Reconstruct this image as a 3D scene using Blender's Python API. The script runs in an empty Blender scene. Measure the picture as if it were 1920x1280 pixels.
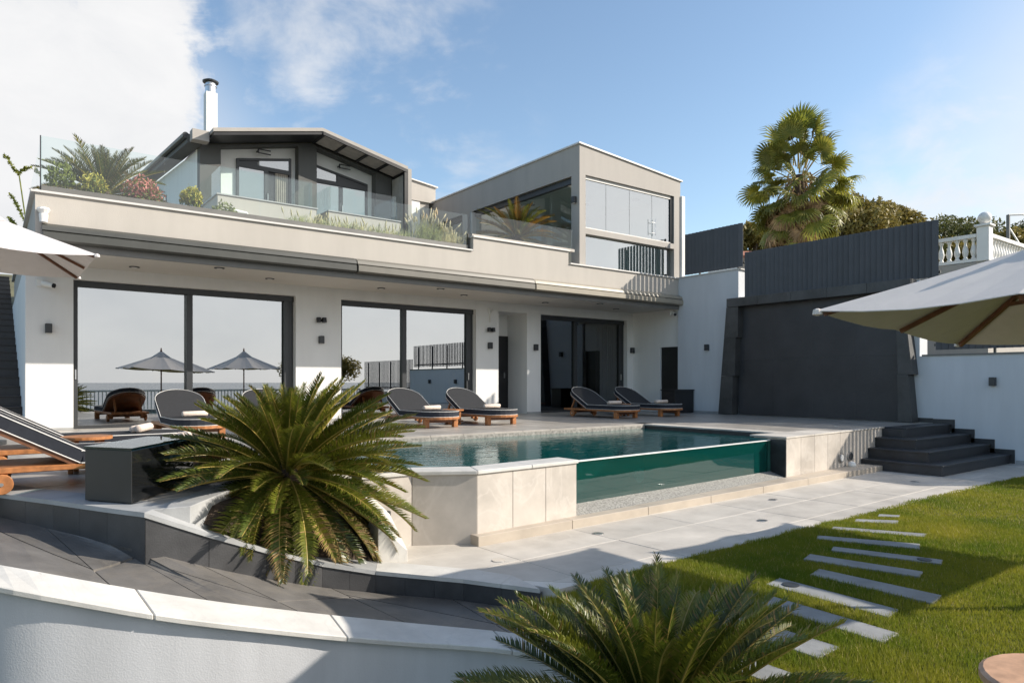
import bpy, bmesh, math, random
import numpy as np
from mathutils import Vector, Matrix
random.seed(7); RNG = np.random.default_rng(7)
S = bpy.context.scene; COL = S.collection
R = math.radians
# ------------------------------------------------------------------ camera
cam = bpy.data.objects.new('camera', bpy.data.cameras.new('camera')); COL.objects.link(cam)
YAW = math.atan2(1730, 1300)                      # heading measured from +X
cam.location = (0, 0, 1.51); cam.rotation_euler = (R(90), 0, YAW - R(90))
cam.data.sensor_width = 36; cam.data.lens = 1300/1920*36; cam.data.shift_y = 75/1920
cam.data.clip_start = .05; cam.data.clip_end = 12000
S.camera = cam
# ------------------------------------------------------------------ world
SUN = Vector((.8, -.6, .56)).normalized()
W = bpy.data.worlds.new('World'); S.world = W; W.use_nodes = True
nt = W.node_tree; nt.nodes.clear()
def N(t, kind, **kw):
    n = t.nodes.new(kind)
    for k, v in kw.items():
        if k.startswith('i_'): n.inputs[k[2:].replace('_', ' ')].default_value = v
        else: setattr(n, k, v)
    return n
out = N(nt, 'ShaderNodeOutputWorld'); bg = N(nt, 'ShaderNodeBackground'); bg.inputs[1].default_value = .13
sky = N(nt, 'ShaderNodeTexSky', sky_type='NISHITA', sun_disc=False)
sky.sun_elevation = math.asin(SUN.z); sky.sun_rotation = math.atan2(SUN.x, SUN.y)
sky.air_density = 1.0; sky.dust_density = .7; sky.ozone_density = 1.2
tc = N(nt, 'ShaderNodeTexCoord')
def mth(op, a, b=None, c=None, clamp=False):
    n = N(nt, 'ShaderNodeMath', operation=op, use_clamp=clamp)
    for i, x in enumerate((a, b, c)):
        if x is None: continue
        if isinstance(x, (int, float)): n.inputs[i].default_value = x
        else: nt.links.new(x, n.inputs[i])
    return n.outputs[0]
def dirblob(d, c0, c1):                           # 0 beyond cos c0, 1 inside cos c1
    n = N(nt, 'ShaderNodeVectorMath', operation='DOT_PRODUCT'); nt.links.new(tc.outputs['Generated'], n.inputs[0])
    n.inputs[1].default_value = Vector(d).normalized()
    m = N(nt, 'ShaderNodeMapRange', interpolation_type='SMOOTHSTEP'); nt.links.new(n.outputs['Value'], m.inputs[0])
    m.inputs[1].default_value = c0; m.inputs[2].default_value = c1
    return m.outputs[0]
sep = N(nt, 'ShaderNodeSeparateXYZ'); nt.links.new(tc.outputs['Generated'], sep.inputs[0])
mp = N(nt, 'ShaderNodeMapping'); nt.links.new(tc.outputs['Generated'], mp.inputs[0]); mp.inputs['Scale'].default_value = (1, 1, 1.7)
nz = N(nt, 'ShaderNodeTexNoise', i_Scale=3.0, i_Detail=9.0, i_Roughness=.56, i_Distortion=.25); nt.links.new(mp.outputs[0], nz.inputs[0])
nz2 = N(nt, 'ShaderNodeTexNoise', i_Scale=7.0, i_Detail=10.0, i_Roughness=.6, i_Distortion=.4); nt.links.new(mp.outputs[0], nz2.inputs[0])
def sm(x, a, b):
    m = N(nt, 'ShaderNodeMapRange', interpolation_type='SMOOTHSTEP'); nt.links.new(x, m.inputs[0]); m.inputs[1].default_value = a; m.inputs[2].default_value = b
    return m.outputs[0]
south = dirblob((.45, -.9, .16), .42, .90)         # bright haze bank over the sea, seen mirrored in the glass doors
big = dirblob((-.02, .93, .37), .945, .990)       # cumulus above the left of the house
lowl = dirblob((.0, 1.0, .16), .93, .995)
wisp = dirblob((.40, .86, .36), .965, .998)
east = dirblob((1.0, .02, .12), .88, 1.01)         # glare bank low in the east
e1 = mth('ADD', nz.outputs[0], mth('MULTIPLY', mth('SUBTRACT', nz2.outputs[0], .5), .45))
c = mth('MULTIPLY', sm(mth('ADD', e1, mth('MULTIPLY', big, .34)), .60, .72), mth('MULTIPLY', big, 1.25, clamp=True))
c = mth('MAXIMUM', c, mth('MULTIPLY', lowl, .85))
c = mth('MAXIMUM', c, mth('MULTIPLY', sm(e1, .42, .62), mth('MULTIPLY', wisp, .7)))
c = mth('MAXIMUM', c, mth('MULTIPLY', sm(mth('ADD', nz.outputs[0], mth('MULTIPLY', south, .3)), .5, .7), mth('MULTIPLY', south, .95)))
c = mth('MAXIMUM', c, mth('MULTIPLY', east, .95))
farr = dirblob((.945, .27, .20), .968, .997)
c = mth('MAXIMUM', c, mth('MULTIPLY', farr, mth('MULTIPLY', sm(e1, .30, .62), .9)))
c = mth('MULTIPLY', c, sm(sep.outputs[2], -.03, -.004))
ccol = N(nt, 'ShaderNodeMix', data_type='RGBA'); nt.links.new(nz2.outputs[0], ccol.inputs[0])
ccol.inputs[6].default_value = (4.2, 4.3, 4.5, 1); ccol.inputs[7].default_value = (5.8, 5.75, 5.7, 1)
sb_ = N(nt, 'ShaderNodeVectorMath', operation='SCALE'); nt.links.new(ccol.outputs[2], sb_.inputs[0]); nt.links.new(mth('MULTIPLY_ADD', south, .42, 1.0), sb_.inputs['Scale'])
hs = N(nt, 'ShaderNodeMix', data_type='RGBA', blend_type='MULTIPLY'); hs.inputs[0].default_value = 1
nt.links.new(sky.outputs[0], hs.inputs[6]); hs.inputs[7].default_value = (1.20, 1.22, 1.18, 1)
mixc = N(nt, 'ShaderNodeMix', data_type='RGBA'); nt.links.new(c, mixc.inputs[0]); nt.links.new(hs.outputs[2], mixc.inputs[6]); nt.links.new(sb_.outputs[0], mixc.inputs[7])
nt.links.new(mixc.outputs[2], bg.inputs[0]); nt.links.new(bg.outputs[0], out.inputs[0])
# ------------------------------------------------------------------ sun
sl = bpy.data.lights.new('sun', 'SUN'); sl.energy = 4.9; sl.angle = R(.53); sl.color = (1, .915, .80)
so = bpy.data.objects.new('sun', sl); COL.objects.link(so); so.rotation_euler = SUN.to_track_quat('Z', 'Y').to_euler(); so.location = (20, -15, 20)
S.view_settings.view_transform = 'Standard'; S.view_settings.look = 'None'
S.view_settings.exposure = .46; S.view_settings.gamma = 1; S.view_settings.use_curve_mapping = False
S.render.engine = 'CYCLES'
S.cycles.max_bounces = 10; S.cycles.transparent_max_bounces = 24; S.cycles.caustics_reflective = False; S.cycles.caustics_refractive = False

# ------------------------------------------------------------------ materials
MATS = {}
def mat(name, col, rough=.6, var=.12, vscale=3.0, bump=0, bscale=60, col2=None, spec=.5, metal=0, rnd=0, streak=0, transl=0, coat=0, veins=None, emit=0):
    if name in MATS: return MATS[name]
    m = bpy.data.materials.new(name); m.use_nodes = True; t = m.node_tree; b = t.nodes['Principled BSDF']; MATS[name] = m
    geo = N(t, 'ShaderNodeNewGeometry')
    nz = N(t, 'ShaderNodeTexNoise', i_Scale=vscale, i_Detail=6.0, i_Roughness=.6); 
    if streak:
        mpp = N(t, 'ShaderNodeMapping'); mpp.inputs['Scale'].default_value = (2.2, 2.2, .35); t.links.new(geo.outputs['Position'], mpp.inputs[0]); t.links.new(mpp.outputs[0], nz.inputs[0])
    else: t.links.new(geo.outputs['Position'], nz.inputs[0])
    mx = N(t, 'ShaderNodeMix', data_type='RGBA')
    c2 = col2 or tuple(min(1, x*(1+2*var)) for x in col); c1 = col if col2 else tuple(x*(1-2*var) for x in col)
    mx.inputs[6].default_value = (*c1, 1); mx.inputs[7].default_value = (*c2, 1)
    rm = N(t, 'ShaderNodeMapRange'); t.links.new(nz.outputs[0], rm.inputs[0]); rm.inputs[1].default_value = .3; rm.inputs[2].default_value = .7
    t.links.new(rm.outputs[0], mx.inputs[0]); last = mx.outputs[2]
    if veins:
        vz = N(t, 'ShaderNodeTexNoise', i_Scale=veins[0], i_Detail=5.0, i_Roughness=.55, i_Distortion=1.2); 
        oi0 = N(t, 'ShaderNodeObjectInfo'); ad = N(t, 'ShaderNodeVectorMath', operation='MULTIPLY_ADD'); 
        t.links.new(oi0.outputs['Random'], ad.inputs[0]); ad.inputs[1].default_value = (31, 17, 23); t.links.new(geo.outputs['Position'], ad.inputs[2])
        t.links.new(ad.outputs[0], vz.inputs[0])
        a = N(t, 'ShaderNodeMath', operation='SUBTRACT'); t.links.new(vz.outputs[0], a.inputs[0]); a.inputs[1].default_value = .5
        a2 = N(t, 'ShaderNodeMath', operation='ABSOLUTE'); t.links.new(a.outputs[0], a2.inputs[0])
        a3 = N(t, 'ShaderNodeMapRange'); t.links.new(a2.outputs[0], a3.inputs[0]); a3.inputs[1].default_value = 0; a3.inputs[2].default_value = .035; a3.inputs[3].default_value = veins[2]; a3.inputs[4].default_value = 0
        mv = N(t, 'ShaderNodeMix', data_type='RGBA'); t.links.new(a3.outputs[0], mv.inputs[0]); t.links.new(last, mv.inputs[6]); mv.inputs[7].default_value = (*veins[1], 1); last = mv.outputs[2]
    if rnd:
        oi = N(t, 'ShaderNodeObjectInfo'); hv = N(t, 'ShaderNodeHueSaturation'); 
        rr = N(t, 'ShaderNodeMapRange'); t.links.new(oi.outputs['Random'], rr.inputs[0]); rr.inputs[3].default_value = 1-rnd; rr.inputs[4].default_value = 1+rnd
        t.links.new(rr.outputs[0], hv.inputs['Value']); t.links.new(last, hv.inputs['Color']); last = hv.outputs[0]
    t.links.new(last, b.inputs['Base Color'])
    r2 = N(t, 'ShaderNodeMapRange'); t.links.new(nz.outputs[0], r2.inputs[0]); r2.inputs[3].default_value = max(.02, rough-.08); r2.inputs[4].default_value = min(1, rough+.08); t.links.new(r2.outputs[0], b.inputs['Roughness'])
    b.inputs['Specular IOR Level'].default_value = spec; b.inputs['Metallic'].default_value = metal; b.inputs['Coat Weight'].default_value = coat
    if bump:
        bz = N(t, 'ShaderNodeTexNoise', i_Scale=bscale, i_Detail=4.0); t.links.new(geo.outputs['Position'], bz.inputs[0])
        bp = N(t, 'ShaderNodeBump', i_Strength=bump, i_Distance=.01); t.links.new(bz.outputs[0], bp.inputs['Height']); t.links.new(bp.outputs[0], b.inputs['Normal'])
    if transl:
        tr = N(t, 'ShaderNodeBsdfTranslucent'); t.links.new(last, tr.inputs[0]); ms = N(t, 'ShaderNodeMixShader'); ms.inputs[0].default_value = transl
        t.links.new(b.outputs[0], ms.inputs[1]); t.links.new(tr.outputs[0], ms.inputs[2]); t.links.new(ms.outputs[0], t.nodes['Material Output'].inputs[0])
    return m
def glassmat(name, tint, refl, ior=1.5, rough=0.0, bump=0, bscale=2, oneside=True, spread=None, scat=None):
    """thin pane: tinted see-through plus Fresnel-weighted mirror"""
    m = bpy.data.materials.new(name); m.use_nodes = True; t = m.node_tree; t.nodes.clear(); MATS[name] = m
    o = N(t, 'ShaderNodeOutputMaterial'); tr = N(t, 'ShaderNodeBsdfTransparent'); tr.inputs[0].default_value = (*tint, 1)
    gl = N(t, 'ShaderNodeBsdfGlossy'); gl.inputs[0].default_value = (.97, .99, 1, 1); gl.inputs[1].default_value = rough
    fr = N(t, 'ShaderNodeFresnel'); fr.inputs[0].default_value = ior
    ad = N(t, 'ShaderNodeMath', operation='MULTIPLY_ADD', use_clamp=True); t.links.new(fr.outputs[0], ad.inputs[0]); ad.inputs[1].default_value = 1-refl; ad.inputs[2].default_value = refl
    if oneside:
        gg = N(t, 'ShaderNodeNewGeometry'); iv = N(t, 'ShaderNodeMath', operation='SUBTRACT'); iv.inputs[0].default_value = 1; t.links.new(gg.outputs['Backfacing'], iv.inputs[1])
        mu = N(t, 'ShaderNodeMath', operation='MULTIPLY'); t.links.new(ad.outputs[0], mu.inputs[0]); t.links.new(iv.outputs[0], mu.inputs[1]); ad = mu
    body = tr
    if scat:
        df = N(t, 'ShaderNodeBsdfDiffuse'); df.inputs[0].default_value = (*scat[1], 1); mb_ = N(t, 'ShaderNodeMixShader'); mb_.inputs[0].default_value = scat[0]
        t.links.new(tr.outputs[0], mb_.inputs[1]); t.links.new(df.outputs[0], mb_.inputs[2]); body = mb_
    ms = N(t, 'ShaderNodeMixShader'); t.links.new(ad.outputs[0], ms.inputs[0]); t.links.new(body.outputs[0], ms.inputs[1]); t.links.new(gl.outputs[0], ms.inputs[2]); t.links.new(ms.outputs[0], o.inputs[0])
    if bump:
        geo = N(t, 'ShaderNodeNewGeometry'); mp = N(t, 'ShaderNodeMapping'); t.links.new(geo.outputs['Position'], mp.inputs[0])
        if spread: mp.inputs['Scale'].default_value = spread
        bz = N(t, 'ShaderNodeTexNoise', i_Scale=bscale, i_Detail=3.0, i_Distortion=.3); t.links.new(mp.outputs[0], bz.inputs[0])
        bp = N(t, 'ShaderNodeBump', i_Strength=bump, i_Distance=.05); t.links.new(bz.outputs[0], bp.inputs['Height']); t.links.new(bp.outputs[0], gl.inputs['Normal']); t.links.new(bp.outputs[0], fr.inputs['Normal'])
    return m
WHITE = mat('white_render', (.77, .765, .75), .85, .022, 1.2, .25, 90, streak=1)
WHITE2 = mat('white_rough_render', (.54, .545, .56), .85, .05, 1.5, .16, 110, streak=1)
SHADEDW = mat('white_paint_shade_toned', (.60, .62, .65), .85, .03, 1.2, .25, 90, streak=1)  # white wall paint with its bluish shade put into the colour
GREIGE = mat('greige_render', (.455, .425, .385), .88, .025, 1.6, .3, 80, streak=1)
GREYR = mat('grey_render', (.40, .375, .345), .88, .03, 1.6, .3, 80, streak=1)
DARKR = mat('dark_grey_render', (.12, .118, .112), .8, .05, 2, .2, 80)
COPE = mat('pale_metal_coping', (.62, .60, .57), .45, .04)
ANTH = mat('anthracite_frame', (.035, .038, .042), .42, .06)
ANTHF = mat('anthracite_slats', (.065, .067, .077), .5, .06, rnd=.06)
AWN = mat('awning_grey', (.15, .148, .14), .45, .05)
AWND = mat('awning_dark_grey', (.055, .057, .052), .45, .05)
AWN_HALF = mat('awning_half_sheen', (.15, .142, .122), .48, .05)  # same awning, part of the grazing sun sheen put into the colour
AWN_SHEEN = mat('awning_full_sheen', (.30, .27, .215), .5, .05)  # same awning, strongest sun sheen put into the colour
BLACK = mat('black_paint', (.012, .012, .014), .4, .1)
SOFF = mat('soffit_paint', (.66, .63, .58), .85, .02, 1.0, .1, 60)
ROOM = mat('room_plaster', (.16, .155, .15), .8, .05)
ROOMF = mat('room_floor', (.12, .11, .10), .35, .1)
PAVE = mat('paving_stone', (.485, .45, .40), .62, .10, 1.7, .12, 160, rnd=.09, veins=(1.3, (.55, .52, .47), .3))
DECK = mat('deck_stone', (.36, .335, .30), .36, .10, 1.6, .05, 160, rnd=.07, veins=(1.1, (.5, .47, .43), .3))
GROUT = mat('grout', (.66, .62, .56), .9, .05, bump=.2)
WTILE = mat('wall_stone', (.49, .445, .395), .5, .09, 2.2, .05, 120, rnd=.07, veins=(1.6, (.60, .56, .51), .35))
PLIN = mat('plinth_stone', (.44, .38, .31), .55, .06, 3)
STEPST = mat('stepping_stone', (.27, .275, .275), .65, .10, 4, .2, 120, rnd=.06)
GSTONE = mat('grey_limestone', (.36, .365, .365), .6, .09, 3, .15, 120, rnd=.06)
GSTONE2 = mat('pale_limestone', (.56, .545, .51), .6, .06, 4, .15, 120, rnd=.04, veins=(3.0, (.44, .43, .41), .3))
KFACE = mat('slate_face', (.050, .050, .052), .5, .15, 4, .15, 90, rnd=.12)
GROUTR = mat('ramp_grout', (.42, .37, .31), .9, .08, bump=.2)
RAMPT = mat('slate_paving', (.135, .127, .118), .5, .12, 4, .2, 120, rnd=.10, veins=(2.0, (.17, .155, .135), .5))
STEPM = mat('slate_step', (.035, .036, .040), .42, .15, 5, .12, 90)
PANEL = mat('slate_panel', (.026, .027, .032), .45, .32, 1.6, .3, 14, rnd=.08, col2=(.046, .046, .050))
PANELF = mat('slate_frame', (.060, .060, .060), .5, .18, 2.5, .25, 30, rnd=.1)
GRAVEL = mat('pebble_screed', (.30, .29, .265), .75, .3, 45, .9, 110)
SOIL = mat('soil', (.055, .038, .026), .95, .3, 12, .8, 60)
TEAK = mat('teak', (.36, .145, .05), .45, .18, 14, .1, 60)
TEAKD = mat('dark_teak', (.16, .065, .03), .5, .18, 14)
CUSH = mat('charcoal_fabric', (.040, .041, .044), .9, .06, 30, .25, 400, spec=.15)
CUSHS = mat('navy_fabric', (.030, .033, .042), .85, .06, 30, .25, 400, spec=.2)
PIPE = mat('white_piping', (.75, .73, .70), .7, .03)
TOWEL = mat('towel', (.74, .62, .53), .95, .05, 20, .6, 500)
CANV = mat('canvas', (.74, .70, .69), .9, .02, 8, .15, 500, transl=.10)
CANV2 = mat('taupe_canvas', (.68, .63, .585), .9, .02, 8, .15, 500, transl=.07)
POOLT = mat('pool_tile', (.007, .125, .120), .4, .15, 6)
POOLD = mat('dark_pool_edge', (.022, .026, .030), .35, .2, 8, .1, 60)
MOSA = mat('mosaic_stone', (.26, .25, .225), .5, .25, 22, .4, 60)
STEEL = mat('steel', (.6, .6, .6), .3, .05, metal=1)
WPLAST = mat('white_plastic', (.78, .77, .74), .4, .02)
LEAF = mat('sago_leaf', (.085, .115, .012), .42, .2, 6, rnd=.3, transl=.3, col2=(.19, .185, .022))
LEAFD = mat('sago_leaf_dark', (.050, .080, .012), .34, .2, 6, rnd=.2, transl=.25, col2=(.10, .12, .018))
LEAFY = mat('sago_leaf_dry', (.20, .13, .045), .55, .2, 8, rnd=.3, transl=.2, col2=(.30, .20, .07))
LEAFO = mat('sago_leaf_orange', (.11, .08, .015), .5, .2, 6, rnd=.5, transl=.3, col2=(.36, .17, .035))
RACH = mat('sago_rachis', (.36, .27, .07), .4, .2)
TRUNK = mat('palm_trunk', (.09, .06, .04), .9, .3, 20, .8, 40)
FANG = mat('fan_leaf', (.15, .18, .03), .42, .2, 5, rnd=.4, transl=.4, col2=(.34, .31, .06))
FANY = mat('fan_leaf_young', (.24, .26, .04), .45, .15, 5, transl=.35)
FAND = mat('fan_leaf_dead', (.42, .27, .14), .75, .25, 5, rnd=.3, transl=.2)
GRASSDRY = mat('dry_blade', (.46, .38, .14), .7, .2, 5, transl=.3)
GRASS = mat('grass_blade', (.115, .185, .014), .6, .3, 1.1, transl=.38, col2=(.36, .335, .04), rnd=0, spec=.25)
GRASSB = mat('lawn_soil', (.07, .09, .018), .9, .3, 8, .8, 50)
OLIVE = mat('olive_leaf', (.15, .135, .04), .6, .3, .7, transl=.3, col2=(.34, .26, .065))
PINE = mat('pine_leaf', (.075, .09, .028), .6, .3, .7, transl=.25, col2=(.18, .175, .045))
BARK = mat('bark', (.10, .075, .055), .9, .3, 20, .6, 30)
TERRA = mat('terrain', (.10, .095, .05), .95, .3, .4, .5, 5)
SEA = mat('sea_water', (.10, .13, .16), .25, .1, .02)
RTILE = mat('red_roof_tile', (.36, .14, .075), .7, .15, 6, .4, 25)
PAMP = mat('dry_grass', (.66, .56, .33), .8, .2, 10, transl=.3)
PAMPG = mat('green_grass', (.36, .36, .16), .7, .25, 10, transl=.3)
PLUME = mat('grass_plume', (.80, .66, .45), .9, .15, 20, transl=.3)
PINK = mat('pink_flower', (.80, .26, .22), .7, .25, 30, transl=.2, rnd=.1)
YELL = mat('yellow_flower', (.62, .50, .10), .7, .2, 30, transl=.2)
SHRUB = mat('shrub_leaf', (.14, .18, .035), .6, .3, 10, transl=.35, col2=(.32, .32, .06))
CURT = mat('curtain', (.34, .29, .24), .9, .1, 9)
CUSHG = mat('floral_cushion', (.38, .42, .32), .9, .3, 25)
SLATW = mat('slat_wood', (.40, .28, .13), .6, .15, 20)
SLATL = mat('louvre_wood', (.50, .46, .41), .7, .08, 5)
LIGHTW = mat('pale_wood', (.50, .30, .19), .45, .12, 16)
GDOOR = glassmat('door_glass', (.34, .36, .37), .45)
GDARK = glassmat('dark_door_glass', (.42, .44, .47), .12)
GUP = glassmat('upper_glass', (.45, .50, .50), .34)
GBAL = glassmat('balustrade_glass', (.915, .962, .955), .03, 1.5)
GPAV = glassmat('pavilion_glass', (.80, .87, .86), .45)
GPAVS = glassmat('pavilion_side_glass', (.86, .92, .90), .16)
WATER = glassmat('pool_water', (.42, .93, .90), .01, 1.24, .0, .11, 4.5, oneside=True, spread=(1, 2.2, 1), scat=(.5, (.003, .080, .084)))
ACRY = glassmat('acrylic', (.50, .82, .78), .012, 1.32, scat=(.52, (.003, .062, .056)))
PLAMP = mat('pool_lamp', (.45, .98, .90), .3, .03)

# ------------------------------------------------------------------ geometry helpers
class MB:
    def __init__(s): s.v = []; s.f = []; s.m = []
    def add(s, vs, fs, mi=0):
        o = len(s.v); s.v += [tuple(v) for v in vs]; s.f += [tuple(i+o for i in f) for f in fs]; s.m += [mi]*len(fs); return s
    def box(s, x0, x1, y0, y1, z0, z1, mi=0):
        return s.add([(x0,y0,z0),(x1,y0,z0),(x1,y1,z0),(x0,y1,z0),(x0,y0,z1),(x1,y0,z1),(x1,y1,z1),(x0,y1,z1)],
                     [(0,3,2,1),(4,5,6,7),(0,1,5,4),(1,2,6,5),(2,3,7,6),(3,0,4,7)], mi)
    def prism(s, poly, z0, z1, mi=0):             # poly counter-clockwise in XY
        n = len(poly); a = sum(poly[i][0]*poly[(i+1)%n][1]-poly[(i+1)%n][0]*poly[i][1] for i in range(n))
        if a < 0: poly = poly[::-1]
        zz0 = z0 if hasattr(z0, '__len__') else [z0]*n; zz1 = z1 if hasattr(z1, '__len__') else [z1]*n
        if a < 0: zz0 = zz0[::-1]; zz1 = zz1[::-1]
        return s.add([(p[0],p[1],z) for p, z in zip(poly, zz0)]+[(p[0],p[1],z) for p, z in zip(poly, zz1)],
                     [tuple(range(n-1,-1,-1)), tuple(range(n,2*n))]+[(i,(i+1)%n,n+(i+1)%n,n+i) for i in range(n)], mi)
    def prismY(s, poly, y0, y1, mi=0):            # polygon in XZ, extruded along Y
        n = len(poly); a = sum(poly[i][0]*poly[(i+1)%n][1]-poly[(i+1)%n][0]*poly[i][1] for i in range(n))
        if a < 0: poly = poly[::-1]
        return s.add([(p[0],y0,p[1]) for p in poly]+[(p[0],y1,p[1]) for p in poly],
                     [tuple(range(n)), tuple(range(2*n-1,n-1,-1))]+[((i+1)%n,i,n+i,n+(i+1)%n) for i in range(n)], mi)
    def prismX(s, poly, x0, x1, mi=0):            # polygon in YZ, extruded along X
        n = len(poly); a = sum(poly[i][0]*poly[(i+1)%n][1]-poly[(i+1)%n][0]*poly[i][1] for i in range(n))
        if a < 0: poly = poly[::-1]
        return s.add([(x0,p[0],p[1]) for p in poly]+[(x1,p[0],p[1]) for p in poly],
                     [tuple(range(n-1,-1,-1)), tuple(range(n,2*n))]+[(i,(i+1)%n,n+(i+1)%n,n+i) for i in range(n)], mi)
    def bar(s, a, b, w, h=None, mi=0, up=(0,0,1)):
        a = Vector(a); b = Vector(b); h = h or w; t = (b-a).normalized(); u = Vector(up)
        if abs(t.dot(u)) > .95: u = Vector((1,0,0))
        sd = t.cross(u).normalized()*w/2; n = sd.cross(t).normalized()*h/2
        vs = [p+q for p in (a, b) for q in (-sd-n, sd-n, sd+n, -sd+n)]
        return s.add(vs, [(0,1,2,3),(7,6,5,4),(0,4,5,1),(1,5,6,2),(2,6,7,3),(3,7,4,0)], mi)
    def tube(s, pts, r, n=6, mi=0, cap=True):
        pts = [Vector(p) for p in pts]; rr = r if hasattr(r, '__len__') else [r]*len(pts); vs = []
        for i, p in enumerate(pts):
            t = (pts[min(i+1, len(pts)-1)]-pts[max(i-1, 0)]).normalized(); u = Vector((0,0,1)) if abs(t.z) < .9 else Vector((1,0,0))
            a = t.cross(u).normalized(); b = a.cross(t)
            vs += [p+(a*math.cos(k*2*math.pi/n)+b*math.sin(k*2*math.pi/n))*rr[i] for k in range(n)]
        fs = [(i*n+k, i*n+(k+1)%n, (i+1)*n+(k+1)%n, (i+1)*n+k) for i in range(len(pts)-1) for k in range(n)]
        fs = [f[::-1] for f in fs]
        if cap: fs += [tuple(range(n)), tuple(range(len(pts)*n-1, (len(pts)-1)*n-1, -1))]
        return s.add(vs, fs, mi)
    def lathe(s, prof, cx=0, cy=0, n=16, mi=0):   # prof: (r, z) upwards
        vs = [(cx+r*math.cos(k*2*math.pi/n), cy+r*math.sin(k*2*math.pi/n), z) for r, z in prof for k in range(n)]
        fs = [(i*n+k, i*n+(k+1)%n, (i+1)*n+(k+1)%n, (i+1)*n+k) for i in range(len(prof)-1) for k in range(n)]
        fs += [tuple(range(n-1,-1,-1)), tuple(range((len(prof)-1)*n, len(prof)*n))]
        return s.add(vs, fs, mi)
    def mesh(s, name, mats, smooth=False, bevel=0):
        me = bpy.data.meshes.new(name); me.from_pydata(s.v, [], s.f)
        for m in (mats if isinstance(mats, (list, tuple)) else [mats]): me.materials.append(m)
        if any(s.m): me.polygons.foreach_set('material_index', s.m)
        if bevel:
            bm = bmesh.new(); bm.from_mesh(me)
            es = [e for e in bm.edges if len(e.link_faces) == 2 and e.calc_face_angle(0) > .5]
            bmesh.ops.bevel(bm, geom=es, offset=bevel, segments=1, affect='EDGES', clamp_overlap=True); bm.to_mesh(me); bm.free()
        if smooth: me.polygons.foreach_set('use_smooth', [True]*len(me.polygons))
        return me
def link(name, me, parent=None):
    o = bpy.data.objects.new(name, me); COL.objects.link(o)
    if parent: o.parent = parent
    return o
def ploc(p):
    v = Vector((0,0,0))
    while p: v += p.location; p = p.parent
    return v
def obj(name, mb, m, parent=None, smooth=False, bevel=0, origin=None):
    """mesh given in world coordinates; parent empties are unrotated"""
    base = ploc(parent) if parent else Vector((0,0,0))
    o3 = Vector(origin) if origin else (Vector((0,0,0)) if not parent else base)
    mb.v = [(x-o3.x, y-o3.y, z-o3.z) for x, y, z in mb.v]
    o = link(name, mb.mesh(name, m, smooth, bevel), parent); o.location = o3-base if parent else o3
    return o
def tag(o, label=None, cat=None, group=None, kind=None):
    if label: o['label'] = label
    if cat: o['category'] = cat
    if group: o['group'] = group
    if kind: o['kind'] = kind
    return o
def thing(name, loc, label, cat, group=None):
    o = link(name, None); o.location = loc; o.empty_display_size = .2
    return tag(o, label, cat, group)
def copy_tree(o, parent=None):
    c = o.copy(); COL.objects.link(c); c.parent = parent
    for ch in list(o.children): copy_tree(ch, c)
    return c
def bx(*a): return MB().box(*a)
def clip(poly, a, b, c):                           # keep a*x+b*y<=c
    o = []
    for i in range(len(poly)):
        p, q = poly[i], poly[(i+1) % len(poly)]; dp = a*p[0]+b*p[1]-c; dq = a*q[0]+b*q[1]-c
        if dp <= 0: o.append(p)
        if dp*dq < 0: t = dp/(dp-dq); o.append((p[0]+t*(q[0]-p[0]), p[1]+t*(q[1]-p[1])))
    return o
def half(p, q):                                    # half-plane to the LEFT of p->q, as clip() arguments
    dx, dy = q[0]-p[0], q[1]-p[1]; return (dy, -dx, dy*p[0]-dx*p[1])
def area(poly): return abs(sum(poly[i][0]*poly[(i+1)%len(poly)][1]-poly[(i+1)%len(poly)][0]*poly[i][1] for i in range(len(poly))))/2
MESHC = {}
def tile_grid(parent, m, x0, x1, y0, y1, sx, sy, ztop, th=.03, cuts=(), gap=.010, stagger=0, rot=0, org=(0,0), amin=.01, jit=.0012):
    """individual tiles, each an object; whole tiles share one mesh"""
    cr, sr = math.cos(rot), math.sin(rot); base = ploc(parent)
    mg = 2 if rot else 1
    i0, i1 = math.floor((x0-org[0])/sx)-mg, math.ceil((x1-org[0])/sx)+mg; j0, j1 = math.floor((y0-org[1])/sy)-mg, math.ceil((y1-org[1])/sy)+mg
    for j in range(j0, j1):
        for i in range(i0, i1):
            ox = i*sx+(j % 2)*stagger*sx; oy = j*sy
            q = [(ox+gap/2, oy+gap/2), (ox+sx-gap/2, oy+gap/2), (ox+sx-gap/2, oy+sy-gap/2), (ox+gap/2, oy+sy-gap/2)]
            q = [(org[0]+x*cr-y*sr, org[1]+x*sr+y*cr) for x, y in q]; full = area(q); p = q
            for h in ((-1,0,-x0),(1,0,x1),(0,-1,-y0),(0,1,y1))+tuple(cuts):
                p = clip(p, *h)
                if len(p) < 3: break
            if len(p) < 3 or area(p) < amin: continue
            z = ztop+random.uniform(-jit, jit); c = (p[0][0], p[0][1], z)
            if abs(area(p)-full) < 1e-6:
                k = (sx, sy, m.name, rot, th)
                if k not in MESHC: MESHC[k] = MB().prism([(x-p[0][0], y-p[0][1]) for x, y in p], -th, 0).mesh('tile', m, bevel=.0015)
                me = MESHC[k]
            else: me = MB().prism([(x-p[0][0], y-p[0][1]) for x, y in p], -th, 0).mesh('tile', m)
            o = link('tile', me, parent); o.location = Vector(c)-base
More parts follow.
